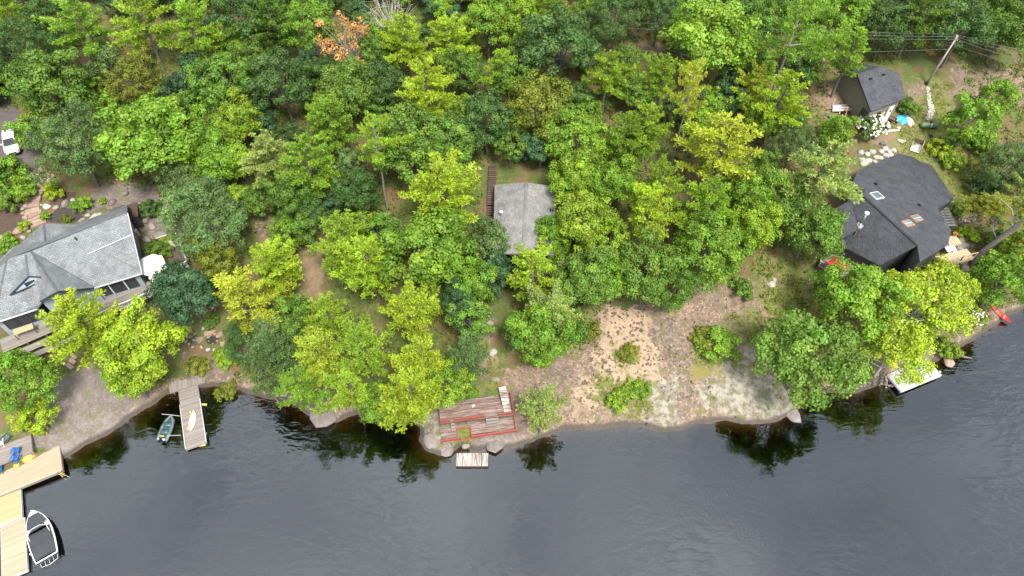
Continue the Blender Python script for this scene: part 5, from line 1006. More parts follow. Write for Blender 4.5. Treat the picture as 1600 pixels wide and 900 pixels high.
# ------------------------------------------------------------------ dock furniture
def adirondack(px, py, z, rz, mat, label, grp='lounge chairs on the left dock'):
    t = thing('lounge_chair', at_z(px, py, z), label, 'chair', grp, rz=rz)
    for k in range(4): MB().box((0, -.28 + k * .17, .36 - k * .03), .56, .15, .03).part('seat_slat', M[mat], t, local=True)
    for k in range(5): x = -.24 + k * .12; MB().bar((x, .26, .28), (x * 1.15, .62, 1.0 - abs(k - 2) * .05), .10, .025).part('back_slat', M[mat], t, local=True)
    for s in (-1, 1):
        MB().box((s * .36, .02, .56), .14, .75, .03).part('armrest', M[mat], t, local=True); MB().bar((s * .33, -.32, 0), (s * .33, -.32, .56), .06).part('leg', M[mat], t, local=True); MB().bar((s * .3, -.3, .38), (s * .3, .55, .03), .05, .1).part('leg', M[mat], t, local=True)
adirondack(28, 706, zb_, rad(188), 'blue', 'blue lounge chair on the left dock, the one farther from the water'); adirondack(27, 718, zb_, rad(176), 'blue', 'blue lounge chair on the left dock, the one nearer the water'); adirondack(1, 735, .85, rad(200), 'blue', 'blue lounge chair cut off by the left edge')
adirondack(12, 686, zb_, rad(150), 'grey_plastic', 'dark grey lounge chair behind the blue ones'); adirondack(3, 694, zb_, rad(200), 'white', 'white lounge chair beside the grey one on the left dock')
b = MB(); nn = 12; V = []; kc = at_z(43.5, 711, .87); tub = thing('toy_boat', kc, 'pale yellow plastic tub boat upside down on the left dock', 'toy boat', rz=.35)
prof = [(.78, .04), (.8, .16), (.7, .34), (.48, .46), (.2, .5), (.01, .51)]; b.lathe(prof, 16, Matrix.Diagonal((.92, 1.12, 1, 1))); b.part('hull', M['cream_yellow'], tub, local=True, smooth=True); MB().tube([(-.5, -.75, .44), (0, -.2, .56), (.5, .1, .46)], .035, 6).part('rib', M['yellow'], tub, local=True); MB().lathe([(.82, .03), (.86, .06), (.82, .1)], 16, Matrix.Diagonal((.92, 1.12, 1, 1)), cap=False).part('rim', M['yellow'], tub, local=True)
b = MB(); b.lathe([(.34, 0), (.36, .05), (.3, .09)], 12, Matrix.Translation(at_z(26, 725, .86))); b.obj('life_ring', M['yellow'], 'flat yellow ring beside the blue chairs on the left dock', 'ring')

# ------------------------------------------------------------------ utility pole and lines
pb0 = on_ground(1447, 132); ptop = pb0 + Vector((.55, 0, 8.3)); up_ = thing('utility_pole', pb0, 'weathered wooden utility pole on the right hillside', 'pole')
MB().tube([pb0 - Vector((0, 0, .5)), ptop], [.17, .11], 10).part('post', M['pole_wood'], up_, smooth=True); ca_ = ptop - Vector((0, 0, .4)); MB().bar(ca_ + Vector((-.2, -.75, 0)), ca_ + Vector((.2, .75, 0)), .1, .12).part('crossarm', M['pole_wood'], up_)
for s in (-.65, 0, .65): MB().lathe([(.05, 0), (.06, .08), (.03, .16)], 8, Matrix.Translation(ca_ + Vector((.2 * s, s, .06)))).part('insulator', M['grey_plastic'], up_)
MB().tube([pb0 + Vector((0, 0, -.2)), pb0 + Vector((0, 0, .5))], .22, 8).part('ground_sleeve', M['black'], up_)
def wire(a, c, sag, label):
    b = MB(); b.tube([a.lerp(c, k / 14) - Vector((0, 0, sag * 4 * (k / 14) * (1 - k / 14))) for k in range(15)], .022, 4); b.obj('power_line', M['wire'], label, 'power line', 'power lines across the hillside')
far = at_z(820, 18, 19.5)
for k, s in enumerate((-.65, 0, .65)):
    a = ca_ + Vector((.2 * s, s, .2)); wire(far + Vector((0, s * 2.4, -abs(s) * .3)), a, .9, ('front', 'middle', 'rear')[k] + ' power line running left from the utility pole over the forest')
    wire(a, at_z(1660, (104, 92, 84)[k], ca_.z - (.6, .3, .2)[k]), .5, ('front', 'middle', 'rear')[k] + ' power line running right from the utility pole')
wire(far + Vector((0, -5, -2.2)), ptop - Vector((0, 0, 2.2)), .9, 'lowest cable running left from halfway up the utility pole'); wire(ptop - Vector((0, 0, 1.4)), at_z(1660, 112, ca_.z - 1.5), .5, 'lowest cable running right from the utility pole')

# ------------------------------------------------------------------ yard around the shed
tc_ = on_ground(1450, 199) + Vector((0, 0, .42)); tk = thing('storage_tank', tc_ - Vector((0, 0, .42)), 'green cylindrical tank lying in the yard right of the shed', 'tank')
b = MB(); b.lathe([(.02, -1.3), (.22, -1.26), (.36, -1.12), (.42, -.92), (.42, .92), (.36, 1.12), (.22, 1.26), (.02, 1.3)], 18, Matrix.Translation(tc_) @ Matrix.Rotation(rad(90), 4, 'Y')); b.part('shell', M['tank_green'], tk, smooth=True); MB().lathe([(.16, 0), (.16, .14), (.06, .2)], 10, Matrix.Translation(tc_ + Vector((.05, 0, .4)))).part('valve_dome', M['black'], tk)
for s in (-.8, .8): MB().box(tc_ + Vector((s, 0, -.4)), .2, .7, .25).part('foot', M['trim_dark'], tk)
MB().lathe([(.425, -.06), (.435, 0), (.425, .06)], 18, Matrix.Translation(tc_ + Vector((.15, 0, 0))) @ Matrix.Rotation(rad(90), 4, 'Y'), cap=False).part('band', M['trim_white'], tk)
crumple('tarp', 1409, 187, 1.9, 1.5, .5, M['tarp'], 'crumpled bright blue tarp beside the shed', 'tarp', 5); crumple('plastic_sheet', 1421, 189, .9, 1.7, .4, M['canvas'], 'crumpled white plastic sheet beside the blue tarp', 'sheet', 9, .4)
def lay(name, px, py, sx_, sy_, sz_, rz, mat, label, cat, tilt=0.0, dz=0.0):
    c = on_ground(px, py) + Vector((0, 0, sz_ / 2 + .03 + dz)); b = MB(); b.box(None, sx_, sy_, sz_, M=Matrix.Translation(c) @ Matrix.Rotation(rz, 4, 'Z') @ Matrix.Rotation(tilt, 4, 'X')); return b.obj(name, M[mat], label, cat)
lay('paving_slab', 1409, 220, 1.05, .9, .07, .5, 'granite_white', 'square pale paving slab lying on the yard grass', 'slab'); lay('timber_beam', 1395, 205, 1.9, .35, .16, .12, 'wood_pale', 'short pale timber lying in the yard', 'timber'); lay('cut_log', 1403, 202, .5, .4, .3, .4, 'wood_pale', 'stubby cut log at the end of the pale timber', 'log')
cx = on_ground(1431, 231); cb_ = thing('open_crate', cx, 'open wooden crate with white inner panel behind the right house roof', 'crate', rz=-.55)
MB().box((0, 0, .06), 1.3, 2.0, .08).part('bottom', M['white'], cb_, local=True); MB().box((.66, 0, .45), .06, 2.0, .85).part('side_panel', M['wood_new'], cb_, local=True); MB().box((0, 1.0, .45), 1.3, .06, .8).part('end_panel', M['wood_brown'], cb_, local=True); MB().bar((-.66, -1, .1), (-.66, 1, .3), .05, .3).part('side_panel', M['wood_pale'], cb_, local=True)
wm_ = on_ground(1454, 213); b = MB(); b.lathe([(.28, 0), (.36, .1), (.36, .14), (.28, .2), (.2, .12)], 14, Matrix.Translation(wm_)); b.obj('old_tyre', M['tyre'], 'old dark tyre on the grass below the green tank', 'tyre', smooth=True)
lay('fallen_pole', 1478, 226, 4.0, .12, .12, .75, 'wood_grey', 'thin grey pole lying across the yard shrubs', 'pole', dz=.3); lay('grey_box', 1379, 226, .75, .45, .25, -.2, 'grey_plastic', 'small grey box at the white quarried stones', 'box')
# lumber and trailer left of the shed
tl = on_ground(1312, 173); trl = thing('utility_trailer', tl, 'small utility trailer with white tarp and timber left of the shed', 'trailer', rz=.15)
MB().box((.2, 0, .5), 2.6, 1.4, .1).part('bed', M['wood_grey'], trl, local=True); MB().bar((-1.1, 0, .5), (-2.2, -.1, .45), .08).part('drawbar', M['trim_dark'], trl, local=True); 
for s in (-1, 1): MB().lathe([(.1, -.09), (.3, -.09), (.3, .09), (.1, .09)], 14, Matrix.Translation((.2, s * .78, .3)) @ Matrix.Rotation(rad(90), 4, 'X')).part('wheel', M['tyre'], trl, local=True); MB().bar((.2 + s * 1.2, .65, .55), (.3 + s * 1.2, .9, 1.6), .05).part('stake', M['trim_white'], trl, local=True)
b = MB(); b.add([(-1.6, -.6, .56), (.0, -.65, .58), (.1, .6, .62), (-1.0, .6, .6), (-.5, 0, .95)], [(0, 1, 4), (1, 2, 4), (2, 3, 4), (3, 0, 4), (3, 2, 1, 0)]); b.part('tarp', M['canvas'], trl, local=True)
plt = thing('timber_pallet', on_ground(1316, 182), 'upright timber pallet leaning against the trailer', 'pallet', rz=.1)
for k in range(3): MB().bar((-.5 + .5 * k, 0, 0), (-.5 + .5 * k, .55, 1.25), .14, .05).part('slat', M['wood_light'], plt, local=True)
for z, y in ((.05, 0), (1.2, .53)): MB().bar((-.7, y - .05, z), (.7, y - .05, z), .12, .05).part('crossbar', M['wood_light'], plt, local=True)
brl = on_ground(1329, 171); bt = thing('barrel', brl, 'blue plastic barrel against the shed wall', 'barrel'); MB().lathe([(.26, 0), (.31, .15), (.31, .8), (.26, .92)], 14, Matrix.Translation(brl)).part('drum', M['blue'], bt, smooth=True); MB().lathe([(.2, .925), (.2, .96)], 12, Matrix.Translation(brl)).part('lid', M['blue'], bt)
bk_ = on_ground(1297, 185); bu = thing('bucket', bk_, 'small aqua bucket left of the timber pallet', 'bucket'); MB().lathe([(.2, 0), (.26, .4), (.24, .4), (.19, .05)], 12, Matrix.Translation(bk_)).part('pail', M['aqua'], bu); MB().tube([bk_ + Vector((-.25, 0, .4)), bk_ + Vector((0, 0, .62)), bk_ + Vector((.25, 0, .4))], .012, 4).part('handle', M['steel'], bu)
mw = on_ground(1392, 190); wb = thing('wheelbarrow', mw, 'rusty wheelbarrow by the shed corner behind the white bush', 'wheelbarrow', rz=.9); b = MB(); b.add([(-.3, -.4, .3), (.3, -.4, .3), (.3, .3, .3), (-.3, .3, .3), (-.42, -.6, .62), (.42, -.6, .62), (.42, .45, .62), (-.42, .45, .62)], [(0, 3, 2, 1), (0, 1, 5, 4), (1, 2, 6, 5), (2, 3, 7, 6), (3, 0, 4, 7)]); b.part('tray', M['rust'], wb, local=True)
MB().lathe([(.08, -.05), (.2, -.05), (.2, .05), (.08, .05)], 12, Matrix.Translation((0, -.7, .2)) @ Matrix.Rotation(rad(90), 4, 'Y')).part('wheel', M['tyre'], wb, local=True); [MB().bar((s * .28, -.6, .25), (s * .34, 1.0, .55), .04).part('handle', M['wood_light'], wb, local=True) for s in (-1, 1)]

# ------------------------------------------------------------------ the trees of the photograph, one line each
TL = [
# back edge of the picture, left to right
(12,14,30,'pine','ygreen','yellow-green pine in the far top left corner'),
(128,34,52,'pine','bright','bright green pine with drooping boughs near the top left corner'),
(36,80,50,'dense','dark','dark green bushy tree on the left edge behind the white car'),
(72,30,34,'leafy','dark','small dark tree between the corner pine and the drooping pine'),
(88,136,56,'leafy','mid','mid green round tree just behind the white car'),
(112,228,60,'dense','dull','big dull green tree beside the white car and stone steps'),
(168,96,26,'sapling','dull','small grey-green tree wedged left of the olive cedar'),
(222,36,52,'pine','ygreen','yellow-green pine at the back, left of two by the top edge'),
(302,48,48,'pine','ygreen','yellow-green pine at the back, right of two by the top edge'),
(214,128,42,'cedar','olive','olive cedar standing among green trees at the upper left'),
(240,218,70,'leafy','bright','big bright green tree with a wide round crown right of the car'),
(345,128,44,'leafy','mid','mid green tree right of the olive cedar'),
(382,28,42,'leafy','dark','dark tree at the top edge left of the dark trunked pine'),
(372,188,38,'leafy','ygreen','yellow-green round tree right of the big wide crown'),
(338,246,38,'leafy','bright','bright tree in front of the yellow-green round tree'),
(345,192,28,'sapling','mid','small tree tucked between two round crowns, upper left'),
(320,342,62,'dense','dull','big grey-green tree above the rock outcrop beside the left house'),
(286,292,34,'leafy','dull','dull green tree at the back of the big grey-green one'),
(424,34,40,'pine','mid','mid green pine with bare dark lower trunk at the top'),
(482,38,38,'leafy','bright','bright tree just left of the orange tree'),
(440,134,50,'leafy','dark','dark glossy tree below the bare-trunked pine'),
(392,98,30,'leafy','mid','small mid green tree left of the dark glossy one'),
(540,62,46,'sparse','orange','half bare tree with orange autumn leaves near the top'),
(608,22,36,'bare','tan','bare grey dead tree behind the orange one'),
(545,140,44,'leafy','mid','mid green low crown right below the orange tree'),
(600,130,34,'leafy','dark','dark tree right of the orange tree, behind pines'),
(636,62,44,'pine','lime','bright lime pine right of the dead tree, at the top'),
(698,66,40,'pine','lime','lime pine, right neighbour of the bright one at the top'),
(590,72,30,'leafy','mid','mid green tree between the orange tree and lime pine'),
(668,138,50,'pine','lime','lime pine with flat spreading boughs below the two at the top'),
(762,36,42,'leafy','bright','bright round tree at the top edge above the cabin'),
(780,112,32,'pine','ygreen','slim yellow-green pine high above the cabin roof'),
(760,190,42,'leafy','dark','dark tree standing right behind the cabin walkway'),
(722,110,30,'leafy','mid','mid green tree left of the slim pine above the cabin'),
(640,222,60,'leafy','mid','big mid green tree left of and behind the cabin'),
(706,222,44,'leafy','mid','mid green tree between the big one and the walkway'),
(518,192,42,'pine','bright','bright green pine left of the pine with the bare trunk'),
(584,214,44,'tallpine','ygreen','pine with a long bare trunk showing, left of the cabin',1.25),
(484,250,50,'pine','bright','broad bright pine behind the brown gap left of the cabin'),
(420,248,44,'pine','pale','pale yellow pine with drooping boughs, upper left of centre'),
(450,310,34,'leafy','mid','mid green tree in front of the broad bright pine'),
(560,300,36,'leafy','dark','dark tree left of the tall pine beside the cabin'),
(690,304,68,'pine','lime','tall lime pine standing directly left of the cabin roof'),
(862,20,40,'pine','ygreen','yellow-green pine at the top edge, above and right of the cabin'),
(820,30,34,'leafy','ygreen','yellow-green tree at the top edge above the cabin'),
(876,76,62,'leafy','dark','large dark green rounded tree left of the power line gap'),
(962,22,44,'dense','dark','dark tree at the top edge behind the power lines'),
(1030,20,36,'dense','dark','dark tree right of the power line gap, top edge'),
(950,116,36,'pine','ygreen','yellow-green pine in front of the power line gap'),
(842,165,50,'leafy','olive','olive yellow tree behind the cabin to its right'),
(800,130,28,'leafy','mid','mid green tree left of the olive yellow one'),
(1112,62,66,'leafy','bright','large bright round tree right of the power line gap'),
(1166,80,24,'cedar','olive','small olive cedar at the right side of a large bright crown'),
(1036,118,32,'pine','ygreen','yellow-green pine below the power lines, left of a leaning one'),
(1078,138,36,'tallpine','yellow','yellow pine with a long slanting pale trunk',1.4),
(1004,198,40,'pine','ygreen','yellow-green pine left of the slanting pale trunk'),
(975,215,42,'pine','bright','bright pine between cabin and slanting trunk'),
(902,222,48,'leafy','bright','bright round tree just behind the cabin roof, right side'),
(1130,232,66,'pine','yellow','biggest yellow pine, right of the slanting pale trunk'),
(900,275,38,'leafy','ygreen','yellow-green tree touching the cabin roof from the right'),
(1180,135,34,'pine','yellow','yellow pine behind the biggest yellow one'),
(1030,290,38,'pine','ygreen','yellow-green pine in the middle right of the cabin'),
(960,285,36,'leafy','bright','bright tree two crowns right of the cabin roof'),
(1246,40,56,'tallpine','bright','leaning bright pine with a thick grey trunk, upper right',1.3),
(1330,84,44,'pine','bright','bright pine reaching over the dark shed roof'),
(1200,30,34,'leafy','mid','mid green tree left of the leaning pine, top edge'),
(1320,16,38,'leafy','bright','bright tree at the top edge above the shed'),
(1440,18,46,'pine','mid','mid green pine behind the shed at the top edge'),
(1390,40,34,'leafy','dark','dark tree behind the shed roof'),
(1504,48,44,'leafy','dark','dark round tree right behind the utility pole'),
(1578,38,46,'leafy','mid','mid green tree in the top right corner'),
(1545,16,34,'leafy','mid','mid green tree left of the top right corner'),
(1220,152,52,'pine','lime','lime pine left of the shed yard'),
(1282,268,62,'pine','pale','pale yellow pine overhanging the right house roof'),
(1190,190,26,'leafy','bright','bright small tree left of the lime pine'),
(1240,226,32,'dense','dull','dull grey-green tree between lime pine and pale pine'),
(1518,186,35,'sapling','bright','bright young tree in the yard right of the shed'),
(1560,152,28,'sapling','bright','bright young tree on the bare rock, right edge'),
(1492,216,18,'sapling','bright','small bright tree right of the big dark roof'),
(1572,262,38,'dense','dull','dull green spruce-like tree on the right edge'),
(1594,300,34,'pine','pale','pale pine at the right edge above the leaning trunk'),
# middle band
(288,456,48,'leafy','blue','blue-green tree beside the white umbrellas'),
(378,474,58,'pine','yellow','yellow pine with drooping boughs right of the fire pit'),
(432,415,46,'pine','lime','lime pine behind the yellow drooping one'),
(385,540,34,'dense','dark','dark low tree right of the fire pit'),
(338,410,34,'leafy','olive','olive tree behind the yellow drooping pine'),
(530,372,48,'pine','ygreen','yellow-green pine left of centre beside the brown clearing'),
(578,416,56,'pine','lime','lime pine with tiered boughs, left of centre'),
(672,392,66,'leafy','bright','large bright leafy tree in front of the cabin, left side'),
(738,440,38,'leafy','bright','bright tree just left of the cabin front deck'),
(640,492,52,'pine','lime','star shaped lime pine above the red deck'),
(718,474,34,'dense','blue','dark blue-green spruce near the path to the red deck'),
(765,382,34,'leafy','dull','dull tree against the left eave of the cabin'),
(512,492,36,'pine','ygreen','yellow-green pine between tiered pine and shore'),
(452,505,40,'leafy','mid','mid green tree right of the yellow drooping pine'),
(500,556,46,'pine','yellow','yellow tinged pine near the shore, left of centre'),
(572,546,50,'pine','ygreen','yellow-green pine near the shore below the tiered pine'),
(430,545,46,'pine','dull','dull pine thin on needles near the left shore'),
(660,566,48,'pine','lime','lime pine above the red deck stairs, left side'),
(730,558,38,'pine','dull','grey-green pine beside the red deck stairs'),
(833,430,50,'pine','lime','lime pine in front of the cabin deck'),
(858,492,46,'pine','pale','pale green pine in front of the cabin, right'),
(838,524,52,'leafy','bright','bright leafy tree at the left end of the bare rock'),
(908,348,48,'leafy','ygreen','yellow-green tree covering the cabin roof corner'),
(858,378,32,'leafy','bright','bright tree brushing the cabin roof on the front right'),
(918,432,48,'leafy','mid','mid green tree right of the cabin deck'),
(1006,332,48,'pine','lime','lime pine above the bare rock slope'),
(1012,416,50,'leafy','mid','mid green tree at the top of the bare rock'),
(1046,448,34,'leafy','mid','mid green low tree on the upper rim of the rock'),
(962,438,34,'leafy','bright','bright low tree on the rim above the spotted rock'),
(1104,392,56,'leafy','bright','bright wide tree above the right part of the rock'),
(1112,318,46,'pine','ygreen','yellow-green pine above the wide tree by the rock'),
(1178,300,44,'leafy','bright','bright tree left of the pale pine by the house'),
(1180,352,36,'leafy','ygreen','yellow-green tree left of the worn footpath'),
(1268,356,46,'leafy','mid','mid green tree touching the right house on the left'),
(1225,300,30,'leafy','mid','mid green tree below the pale overhanging pine'),
# shore band
(34,592,50,'leafy','bright','bright tree on the left edge above the wooden dock'),
(52,650,30,'sapling','lime','low lime tree beside the left shore rock'),
(125,505,62,'pine','lime','lime pine in front of the left house'),
(222,540,60,'leafy','lime','big lime leafy tree between left house and fire pit'),
(205,590,34,'leafy','ygreen','yellow-green low tree at the foot of the big lime one'),
(470,602,42,'pine','bright','bright pine leaning over the water, left of the shore boulder'),
(412,588,36,'pine','dull','dull pine at the water beside the grey dock'),
(548,606,46,'pine','ygreen','yellow-green pine over the water behind the shore boulder'),
(640,612,54,'pine','lime','lime pine hanging over the water left of the red deck'),
(600,625,36,'leafy','bright','bright tree low over the water between two pines'),
(702,600,36,'leafy','ygreen','yellow-green tree touching the red deck'),
(845,640,37,'pine','pale','single pale pine at the water beside the red deck'),
(1266,560,74,'leafy','mid','big round mid green tree alone at the right shore'),
(1346,474,64,'leafy','bright','bright tree in front of the right house'),
(1440,478,75,'birch','lime','lime birch with pale bare branches in front of the right house'),
(1400,548,56,'birch','lime','lime birch hanging over the pale dock'),
(1472,452,42,'leafy','lime','lime tree right of the birches'),
(1572,436,46,'leafy','bright','bright tree at the right edge above the shore'),
(1600,392,34,'leafy','ygreen','yellow-green tree under the leaning trunk, right edge'),
]
for e in TL: tree(*e)
# the pine with the thick grey trunk leaning out at the right edge
tb = on_ground(1516, 410); td = at_z(1606, 340, tb.z + 9.5)
lp = thing('pine_tree', tb, 'pine with a thick pale grey trunk leaning out of the right edge', 'pine tree', 'pines of the shore forest')
m_ = MB(); m_.tube([tb + Vector((0, 0, -.6)), tb * .7 + td * .3 + Vector((0, 0, .15)), tb * .35 + td * .65 + Vector((0, 0, .1)), td, td + (td - tb) * .35], [.48, .42, .36, .27, .1], 9)
k_ = tb * .5 + td * .5; m_.tube([k_, k_ + Vector((-.6, 1.2, .8)), k_ + Vector((-.2, 2.3, 1.1)), k_ + Vector((-1.2, 3.2, 1.8))], [.12, .09, .07, .02], 5)
k_ = tb * .2 + td * .8; m_.tube([k_, k_ + Vector((-.5, 1.8, 1.4)), k_ + Vector((-2.2, 3.4, 2.2))], [.12, .08, .03], 5)
m_.part('trunk', M['bark_grey'], lp, smooth=True)
for q, (ox, oy, oz, s) in enumerate(((-2.2, 3.2, -3.2, .62), (1.5, 1.0, -2.6, .8), (1.0, -2.8, -4.2, .6), (-3.6, 4.8, -4.0, .5))):
    c_ = bpy.data.objects.new('crown', MODELS['pine'][q + 2][1]); COL.objects.link(c_); c_.parent = lp
    c_.location = (td - tb) + Vector((ox, oy, oz)); c_.scale = (s, s, s * .45); c_.color = (.21, .24, .02, 1); c_.rotation_euler[2] = q * 1.3

# shrubs in the open
for e in [
(1122,540,34,'shrub','bright','green shrub in the middle of the bare rock, right of the spotted patch',.7),
(1098,528,22,'shrub','olive','small olive shrub at the back of the green rock shrub',.7),
(968,622,22,'shrub','ygreen','left of two low shrubs near the foot of the rock',.7),
(998,608,20,'shrub','bright','right of two low shrubs near the foot of the rock',.7),
(982,552,18,'shrub','olive','flat olive shrub on the spotted cream rock',.7),
(1198,545,16,'shrub','mid','small shrub beside the big round tree, on the rock'),
(842,556,22,'shrub','ygreen','yellow-green shrub under the tree at the left end of the rock'),
(920,520,20,'shrub','olive','olive shrub at the edge of the spotted rock'),
(1160,450,20,'shrub','mid','green shrub beside the worn footpath'),
(1300,452,24,'shrub','mid','green shrub below the red canopy'),
(14,268,32,'shrub','bright','large bright shrub in front of the white car'),
(34,296,24,'shrub','bright','bright shrub left of the stone steps'),
(6,310,26,'shrub','mid','mid green shrub on the left edge by the brown mulch'),
(82,298,17,'shrub','lime','lime lily clump at the right of the stone steps'),
(128,320,16,'shrub','bright','bright rounded plant on the dark garden bed'),
(70,338,9,'shrub','ygreen','small plant at the foot of the stone steps'),
(38,353,10,'shrub','lime','small lime plant left of the lowest steps'),
(12,380,16,'shrub','bright','bright shrub touching the left house roof'),
(104,342,8,'shrub','olive','tiny olive plant on the dark garden bed'),
(160,314,7,'shrub','lime','tiny lime plant on the rock outcrop'),
(248,392,22,'shrub','mid','green bush behind the white umbrellas'),
(232,325,18,'shrub','dark','dark shrub at the top of the rock outcrop'),
(262,375,12,'shrub','lime','narrow lime shrub in a crack of the outcrop'),
(330,502,14,'shrub','mid','green shrub between flagstone path and fire pit'),
(350,560,20,'shrub','ygreen','yellow-green shrub on the shore side of the fire pit'),
(308,572,20,'shrub','olive','olive shrub above the small wooden landing'),
(44,660,22,'shrub','yellow','yellow shrub above the big tan dock'),
(62,672,12,'shrub','lime','tiny lime shrub at the edge of the left rock'),
(352,610,18,'shrub','olive','olive shrub at the water right of the grey dock'),
(1420,168,18,'shrub','mid','green shrub beside the shed corner'),
(1488,252,20,'shrub','ygreen','yellow-green shrub behind the big dark roof'),
(1470,232,20,'shrub','lime','lime shrub beside the open wooden crate'),
(1498,326,14,'shrub','mid','green shrub beside the wooden stairs of the right house'),
(1545,290,30,'shrub','dull','dull spruce shrub right of the big dark roof'),
(1512,366,16,'shrub','lime','lime shrub beside the light wooden deck'),
(1560,380,26,'shrub','mid','green shrub under the leaning grey trunk'),
(1535,225,24,'shrub','bright','bright shrub in the right yard near the young tree'),
(1534,450,20,'shrub','lime','lime shrub at the right shore above the white blossoms'),
(1480,545,20,'shrub','ygreen','yellow-green shrub by the water right of the birches'),
(1322,206,13,'shrub','olive','reddish olive shrub left of the white blossoming bush'),
]: tree(*e)
# bushes with white blossoms
def blossom_bush(px, py, r, col, label, seed, n):
    t = tree(px, py, r, 'shrub', col, label); t.name = 'flowering_bush'; t['category'] = 'bush'; t['group'] = 'white flowering bushes'
    rng = np.random.default_rng(seed); b = MB()
    for _ in range(n):
        d = rng.normal(size=3); d[2] = abs(d[2]) * .9 + .2; d /= np.linalg.norm(d); c = Vector((0, 0, .85)) + Vector(d * np.array([1.32, 1.32, .98]))
        b.lathe([(.02, -.07), (.09, -.03), (.10, .03), (.03, .08)], 6, Matrix.Translation(c) @ Vector(d).to_track_quat('Z', 'Y').to_matrix().to_4x4())
    b.part('blossom_heads', M['petal'], t, local=True)['kind'] = 'stuff'
blossom_bush(1362, 198, 26, 'dull', 'bush covered in white blossoms in front of the shed', 3, 130)
blossom_bush(1523, 495, 17, 'ygreen', 'small bush with white blossoms at the right shore', 4, 60)

# understory between the named crowns
EXC = [gpoly(p) for p in [
 [(-80,170),(70,170),(75,270),(140,280),(240,300),(320,390),(330,470),(250,520),(240,640),(120,760),(-80,800)],
 [(755,255),(880,270),(885,420),(765,420)], [(750,250),(780,250),(780,350),(750,350)], [(640,600),(820,600),(820,720),(640,720)], [(735,470),(790,470),(800,620),(745,620)],
 [(780,570),(930,540),(950,475),(1140,435),(1180,390),(1270,390),(1290,480),(1190,560),(1270,620),(1240,680),(780,710)],
 [(1265,120),(1430,90),(1620,80),(1640,520),(1480,560),(1430,620),(1370,600),(1260,420),(1290,320),(1330,230),(1260,200)],
 [(465,390),(510,390),(515,465),(465,470)], [(405,360),(432,360),(432,425),(405,425)], [(980,65),(1045,65),(1045,115),(978,115)], [(260,480),(370,490),(370,610),(260,610)],
 [(480,70),(520,70),(520,110),(480,110)], [(90,75),(155,75),(155,105),(90,105)]]]
rs = np.random.default_rng(99); nu = 0
def undisturbed(x, y, m=0.0):
    a = np.array([x]); b = np.array([y])
    if not poly_inside(LAND, a, b)[0] or line_dist(SH, a, b)[0] < 1.5 + m: return False
    return not any(poly_inside(P, a, b)[0] for P in EXC)
GREENS = ['mid', 'mid', 'dark', 'bright', 'dull', 'blue', 'ygreen']
TA = np.array(TREES); NT = len(TL); USED = set()
for gy in np.arange(36, 116, 3.3):
    for gx in np.arange(-88, 88, 3.3):
        x = gx + rs.uniform(-1.4, 1.4); y = gy + rs.uniform(-1.4, 1.4)
        if (np.hypot(TA[:, 0] - x, TA[:, 1] - y) < TA[:, 2] * .72).any() or not undisturbed(x, y): continue
        pz = T(x, y); ux, uy = project(Vector((x, y, pz + 3)))
        if ux < -40 or ux > 1640 or uy < -30: continue
        if ((TA[:, 1] < y) & (np.hypot((TA[:, 3] - ux), (TA[:, 4] - uy) * .9) < TA[:, 5] * .62)).any(): continue
        i = nu % 4; nu += 1; tm, cm = MODELS['sapling'][i]
        lab = 'low young tree filling a gap beneath the taller forest crowns'
        for ti in np.argsort(np.hypot(TA[:NT, 3] - ux, TA[:NT, 4] - uy))[:6]:
            ex, ey = ux - TL[ti][0], uy - TL[ti][1]
            side = ('left of' if ex < 0 else 'right of') if abs(ex) > abs(ey) else ('behind' if ey < 0 else 'in front of')
            c_ = 'low young tree %s the %s' % (side, TL[ti][5])
            if c_ not in USED and len(c_.split()) <= 16: lab = c_; break
        USED.add(lab)
        t = thing('young_tree', (x, y, pz), lab, 'tree', 'understory trees', rs.uniform(0, 6.28))
        s = rs.uniform(.75, 1.2); t.scale = (s, s, s * rs.uniform(.8, 1.1))
        for n_, me in (('trunk', tm), ('crown', cm)):
            o = bpy.data.objects.new(n_, me); COL.objects.link(o); o.parent = t
            if n_ == 'crown': c = COLS[GREENS[int(rs.integers(0, 7))]]; v = rs.uniform(.85, 1.2); o.color = (c[0] * v, c[1] * v, c[2] * v, 1)
print('understory', nu)
# low plants and ferns on the forest floor
nn = 26000; gx = rs.uniform(-85, 85, nn); gy = rs.uniform(34, 120, nn); gzz = height(gx, gy)
q_ = np.stack([gx, gy, gzz - CH], -1); dp_ = q_[:, 1] * CP - q_[:, 2] * SP; ux = 800 + F * q_[:, 0] / dp_; uy = 450 - F * (q_[:, 1] * SP + q_[:, 2] * CP) / dp_
fr_ = poly_inside(LAND, gx, gy) & (line_dist(SH, gx, gy) > .8); ex_ = np.zeros(nn, bool)
for P in EXC: ex_ |= poly_inside(P, gx, gy)
yard = (ux > 1180) & (uy < 520) & ~((ux > 1290) & (ux < 1500) & (uy > 90) & (uy < 430)) & (rs.uniform(size=nn) < .7)
keep = fr_ & (~ex_ | yard) & (ux > -30) & (ux < 1630) & (uy > -20); gx, gy, gzz = gx[keep], gy[keep], gzz[keep]; m_ = len(gx); k = 9
base = np.repeat(np.stack([gx, gy, gzz], -1), k, 0) + rs.normal(size=(m_ * k, 3)) * np.array([.30, .30, .05]); an = rs.uniform(0, 6.28, m_ * k)
gd_ = np.stack([np.cos(an), np.sin(an), rs.uniform(.2, 1.2, m_ * k)], -1); tn = np.repeat(np.stack([rs.uniform(.15, .85, m_), rs.uniform(.2, .9, m_), np.full(m_, .6)], -1), k, 0) + rs.normal(size=(m_ * k, 3)) * .1; L_ = rs.uniform(.22, .55, m_ * k)
gme = leaves_mesh('ground_cover', base, gd_, L_, L_ * .25, tn, M['leaf'], rs)
